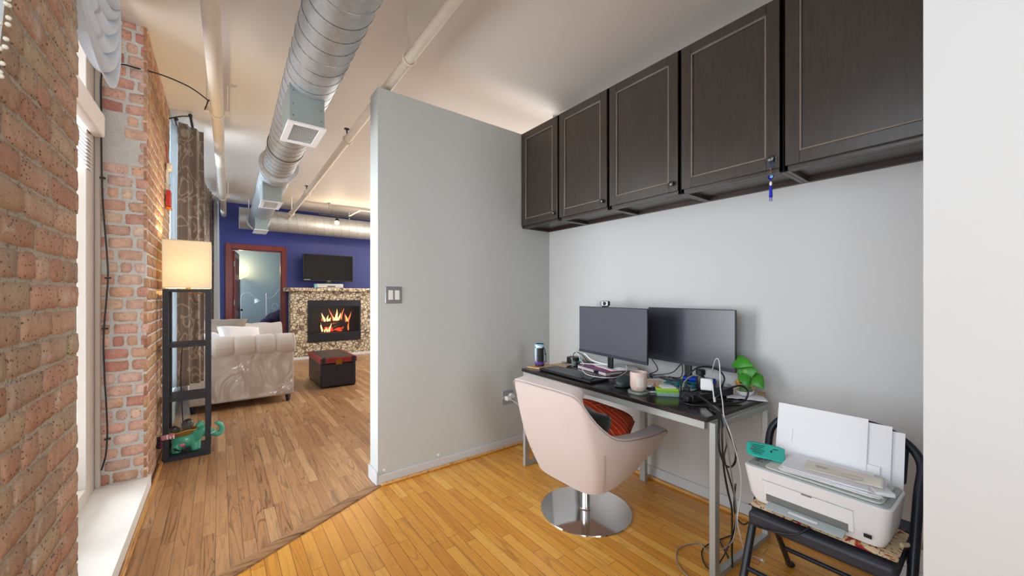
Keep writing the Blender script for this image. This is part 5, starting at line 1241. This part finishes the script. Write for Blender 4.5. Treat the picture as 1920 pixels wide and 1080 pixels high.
for k in range(45): m.sph((cx0+.02+re.gauss(0, .09), .14+re.uniform(-.04, .07), .545+re.random()*.07), .018+.014*re.random(), (1.2, 1, .7), 8, 6)
m.build('embers', 'ember', t)['kind'] = 'stuff'
def flame(m, x, y, z_, hgt, w_, lean, sd):
    P_ = [(x+lean*(i/5)**1.4*hgt+.25*w_*math.sin(i*1.3+sd), y, z_+hgt*i/5) for i in range(6)]
    P2 = catmull([Vector(p_) for p_ in P_], 5); N_ = len(P2); rings = []
    for i, p_ in enumerate(P2):
        u = i/(N_-1); rd = w_*(math.sin(PI*min(1, .22+u*.78))**1.1)*(1-u)**.35+.0005
        rings.append([m.bm.verts.new(p_+Vector((rd*math.cos(k*PI/4), rd*.5*math.sin(k*PI/4), 0))) for k in range(8)])
    for A, B in zip(rings, rings[1:]):
        for k in range(8): m.bm.faces.new((A[k], A[(k+1) % 8], B[(k+1) % 8], B[k]))
core, red = MB(), MB()
for k, (x, z_, hh, w_, l_, y) in enumerate(((-.18, .74, .20, .024, -.30, .14), (-.13, .74, .15, .022, .15, .14), (-.08, .75, .09, .02, .2, .15), (.06, .76, .26, .026, .02, .14), (.10, .76, .17, .024, .30, .15), (.02, .76, .10, .022, -.3, .15), (.28, .74, .14, .012, -.2, .15), (-.24, .54, .19, .018, -.15, .09), (-.19, .53, .08, .014, .3, .09), (-.10, .53, .18, .020, .25, .09), (-.135, .53, .10, .018, -.3, .09))):
    flame(core, cx0+x, y, z_, hh, w_, l_, k)
for k, (x, z_, hh, w_, l_, y) in enumerate(((0.0, .76, .27, .018, -.35, .18), (.16, .78, .26, .018, .25, .18), (.31, .72, .24, .020, .28, .17), (.26, .72, .2, .014, -.1, .18), (.30, .54, .20, .016, .05, .14), (-.22, .76, .15, .012, .1, .18))):
    flame(red, cx0+x, y, z_, hh, w_, l_, k*2)
core.build('flames', 'flame', t)['kind'] = 'stuff'; red.build('flame_edges', 'flame_red', t)['kind'] = 'stuff'
point('fire_glow', (1.126+cx0, 8.90, .70), 1.2, (1, .45, .15), .08)
t = thing('television', 'black flat screen television standing on the mosaic mantel', 'television', (1.856, 8.90, 1.469))
MB().bb(-.496, .496, 0, .045, .14, .712).build('housing', 'black', t, bevel=.006)
MB().bb(-.482, .482, -.003, 0, .162, .700).build('screen', simple('glossy_screen', rgb(8, 8, 12), .1, var=.02), t)
m = MB(); m.bb(-.05, .05, .01, .035, .012, .15); m.build('stand_neck', 'black', t); MB().bb(-.30, .25, -.08, .12, 0, .012).build('stand_base', 'black', t, bevel=.004)
m = MB()
for k in range(7): m.bb(-.475+.017*k, -.464+.017*k, -.0035, -.003, .170, .178)
m.bb(-.028, .028, -.0035, -.003, .146, .152); m.build('lettering', 'white', t, smooth=False)
t = thing('set_top_box', 'silver video player in front of the television on the mantel', 'video player', (1.835, 8.745, 1.4692))
MB().bb(-.245, .265, -.035, .05, .004, .085).build('body', simple('silver_player', rgb(206, 208, 206), .35, .2), t, bevel=.006)
MB().bb(-.295, -.246, -.035, .045, .0, .08).build('end_block', simple('pale_teal_plastic', rgb(120, 180, 190), .4), t, bevel=.004)
m = MB(); m.bb(-.05, .11, -.0365, -.035, .02, .042); m.build('tray_slot', 'black', t); m = MB(); m.bb(-.2, .2, -.0362, -.035, .055, .057)
for k in range(4): m.bb(.15+.02*k, .16+.02*k, -.0365, -.035, .02, .028)
m.build('front_details', 'grille', t, smooth=False)

# ------------------------------------------------------------------ doorway and bedroom
m = MB(); tw = .098
m.bb(DX0-tw, DX0, FY-.022, FY, 0, DZ+tw); m.bb(DX1, DX1+tw*.85, FY-.022, FY, 0, DZ+tw); m.bb(DX0, DX1, FY-.022, FY, DZ, DZ+tw)
m.bb(DX0, DX0+.018, FY, FY+.12, 0, DZ); m.bb(DX1-.018, DX1, FY, FY+.12, 0, DZ); m.bb(DX0+.018, DX1-.018, FY, FY+.12, DZ-.018, DZ)
m.bb(DX0-tw+.01, DX0-tw+.025, FY-.03, FY-.022, 0, DZ+tw-.01); m.bb(DX1+tw*.85-.025, DX1+tw*.85-.01, FY-.03, FY-.022, 0, DZ+tw-.01)
fr_ = struct(m.build('door_1', 'cherry', bevel=.004))
dl = bpy.data.objects.new('door_leaf', None); COL.objects.link(dl); dl.parent = fr_; dl.location = (DX0+.03, FY+.125, 0); dl.rotation_euler = (0, 0, math.radians(83)); dl.empty_display_size = .1
# leaf as children of the door
m = MB(); lw, lh, lt = .79, 2.19, .036
m.bb(0, .11, 0, lt, .01, lh); m.bb(lw-.11, lw, 0, lt, .01, lh); m.bb(lw/2-.05, lw/2+.05, 0, lt, .01, lh)
for z0, z1 in ((.01, .22), (.86, 1.02), (1.62, 1.74), (lh-.12, lh)): m.bb(.11, lw/2-.05, 0, lt, z0, z1); m.bb(lw/2+.05, lw-.11, 0, lt, z0, z1)
m.bb(.05, lw-.05, .012, lt-.012, .05, lh-.05)
bpy.data.objects.remove(dl)
def place_leaf(o): o.location = (DX0+.055, FY+.13, 0); o.rotation_euler = (0, 0, math.radians(83)); return o
leafo = place_leaf(m.build('door_leaf', 'cherry', fr_, bevel=.003))
m = MB(); m.lathe([(0, 0), (.027, 0), (.027, .006), (.010, .010), (.010, .03), (.024, .045), (.026, .056), (.016, .066), (0, .068)], (lw-.06, 0, 1.0), 20, rot=(PI/2, 0, 0)); m.lathe([(0, 0), (.027, 0), (.027, .006), (.010, .010), (.010, .03), (.024, .045), (.026, .056), (.016, .066), (0, .068)], (lw-.06, lt, 1.0), 20, rot=(-PI/2, 0, 0)); m.build('door_handle', 'brass', leafo)
for z_ in (.30, 1.17, 1.93): m = MB(); m.bb(-.035, .0, -.004, .012, z_-.05, z_+.05); m.build('hinge', 'steel', leafo)
t = thing('torchiere_lamp', 'tall floor lamp with a glowing yellow bowl in the bedroom', 'floor lamp', (.37, 11.30, 0))
MB().lathe([(0, 0), (.14, 0), (.14, .015), (.02, .03), (0, .03)], n=32).build('base', 'black', t); MB().cyl((0, 0, .02), (0, 0, 1.72), .012).build('pole', 'black', t)
MB().lathe([(.02, 1.70), (.05, 1.715), (.12, 1.76), (.19, 1.83), (.186, 1.835), (.11, 1.775), (0, 1.74)], n=40).build('bowl_shade', 'torch', t)
point('torchiere_bulb', (.37, 11.30, 1.95), 9, (1, .76, .40), .06)
t = thing('reading_lamp', 'thin arched lamp with a small white cone shade in the bedroom', 'lamp', (.45, 11.15, 0))
m = MB(); m.tube([(-.03, 0, .02), (-.05, 0, .8), (-.06, 0, 1.25), (.0, 0, 1.36), (.10, 0, 1.37), (.20, 0, 1.27), (.23, 0, 1.22)], .007, 8); m.build('arm', 'white', t)
MB().lathe([(.02, 0), (.035, -.01), (.075, -.09), (.072, -.09), (.03, -.012), (0, -.01)], (.23, 0, 1.23), 24, rot=(0, -.5, 0)).build('cone_shade', 'white', t)
MB().lathe([(0, 0), (.10, 0), (.10, .012), (0, .02)], (-.03, 0, 0), 24).build('base', 'white', t)
t = thing('iron_bed', 'white curled iron headboard seen through the bedroom door', 'bed', (.90, 11.05, 0))
for x in (0., .80): MB().cyl((x, 0, 0), (x, 0, 1.32), .015).sph((x, 0, 1.335), .024).build('post', 'white', t)
m = MB(); m.cyl((0, 0, .80), (.8, 0, .80), .010); m.cyl((0, 0, .45), (.8, 0, .45), .010)
for k in range(1, 8): m.cyl((k*.1, 0, .45), (k*.1, 0, .80), .006, n=8)
m.build('rails', 'white', t)
m = MB(); m.tube([(0, 0, 1.24), (.10, 0, 1.25), (.18, 0, 1.32), (.26, 0, 1.45), (.40, 0, 1.50), (.54, 0, 1.45), (.62, 0, 1.32), (.70, 0, 1.25), (.8, 0, 1.24)], .008, 8)
for s in (1, -1):
    c_ = .4-s*.24
    m.tube([(c_+s*(.09-.007*i)*math.cos(i*.55), 0, 1.02+(.12-.009*i)*math.sin(i*.55)) for i in range(14)], .007, 8)
m.tube([(.4, 0, .8), (.32, 0, 1.0), (.36, 0, 1.25), (.4, 0, 1.42), (.44, 0, 1.25), (.48, 0, 1.0), (.4, 0, .8)], .007, 8); m.build('scrollwork', 'white', t)
MB().bb(-.02, .85, -1.2, -.03, .2, .50).build('mattress', 'whitefab', t, bevel=.05, seg=4)
m = MB(); m.sph((0, 0, 0), .26, (1.2, .7, .9), 24, 16)
for v in m.bm.verts: v.co += v.co.normalized()*.05*noise.noise(v.co*9)
o = m.build('clothes_heap', simple('dark_plum_cloth', rgb(52, 40, 66), .9, var=.6, scale=7)); o.location = (1.16, 10.62, .72); tag(o, 'dark plum heap of clothes on the bed beyond the door', 'clothes')
m = MB(); m.sph((0, 0, 0), .15, (1, .8, .9), 20, 14); o = m.build('dark_bag', simple('purple_cloth', rgb(60, 36, 84), .85)); o.location = (.86, 10.42, .66); tag(o, 'small purple bag leaning at the left bed post', 'bag')
t = thing('spiky_plant', 'dark spiky house plant low behind the sofa through the doorway', 'plant', (.52, 10.6, .35))
MB().lathe([(0, 0), (.08, 0), (.11, .16), (.10, .16), (0, .14)], n=24).build('pot', 'black', t)
m = MB()
for k in range(20):
    a = k*2.4; l = .16+.08*(k % 3)/2; m.tube([(0, 0, .14), (l*.5*math.cos(a), l*.5*math.sin(a), .30), (l*math.cos(a), l*math.sin(a), .28)], .008, 5, radii=(.010, .001))
m.build('leaves', simple('dark_leaf', rgb(30, 52, 40), .5), t)
MB().bb(-.12, .12, -.12, .12, -.35, -.002).build('plant_stand', 'navywood', t)
t = thing('bedroom_diffuser', 'round duct with a grey square grille at the bedroom ceiling', 'diffuser', (.62, 11.2, 2.70))
MB().cyl((0, -.1, .22), (0, .4, .22), .15, n=40).build('duct_section', 'white', t); MB().bb(-.16, .16, -.16, .10, -.2, .12).build('box', 'trim', t); MB().bb(-.12, .12, -.165, -.16, -.16, .06).build('grille', 'grille', t); MB().bb(-.12, .12, -.12, .06, -.205, -.2).build('grille', 'grille', t)
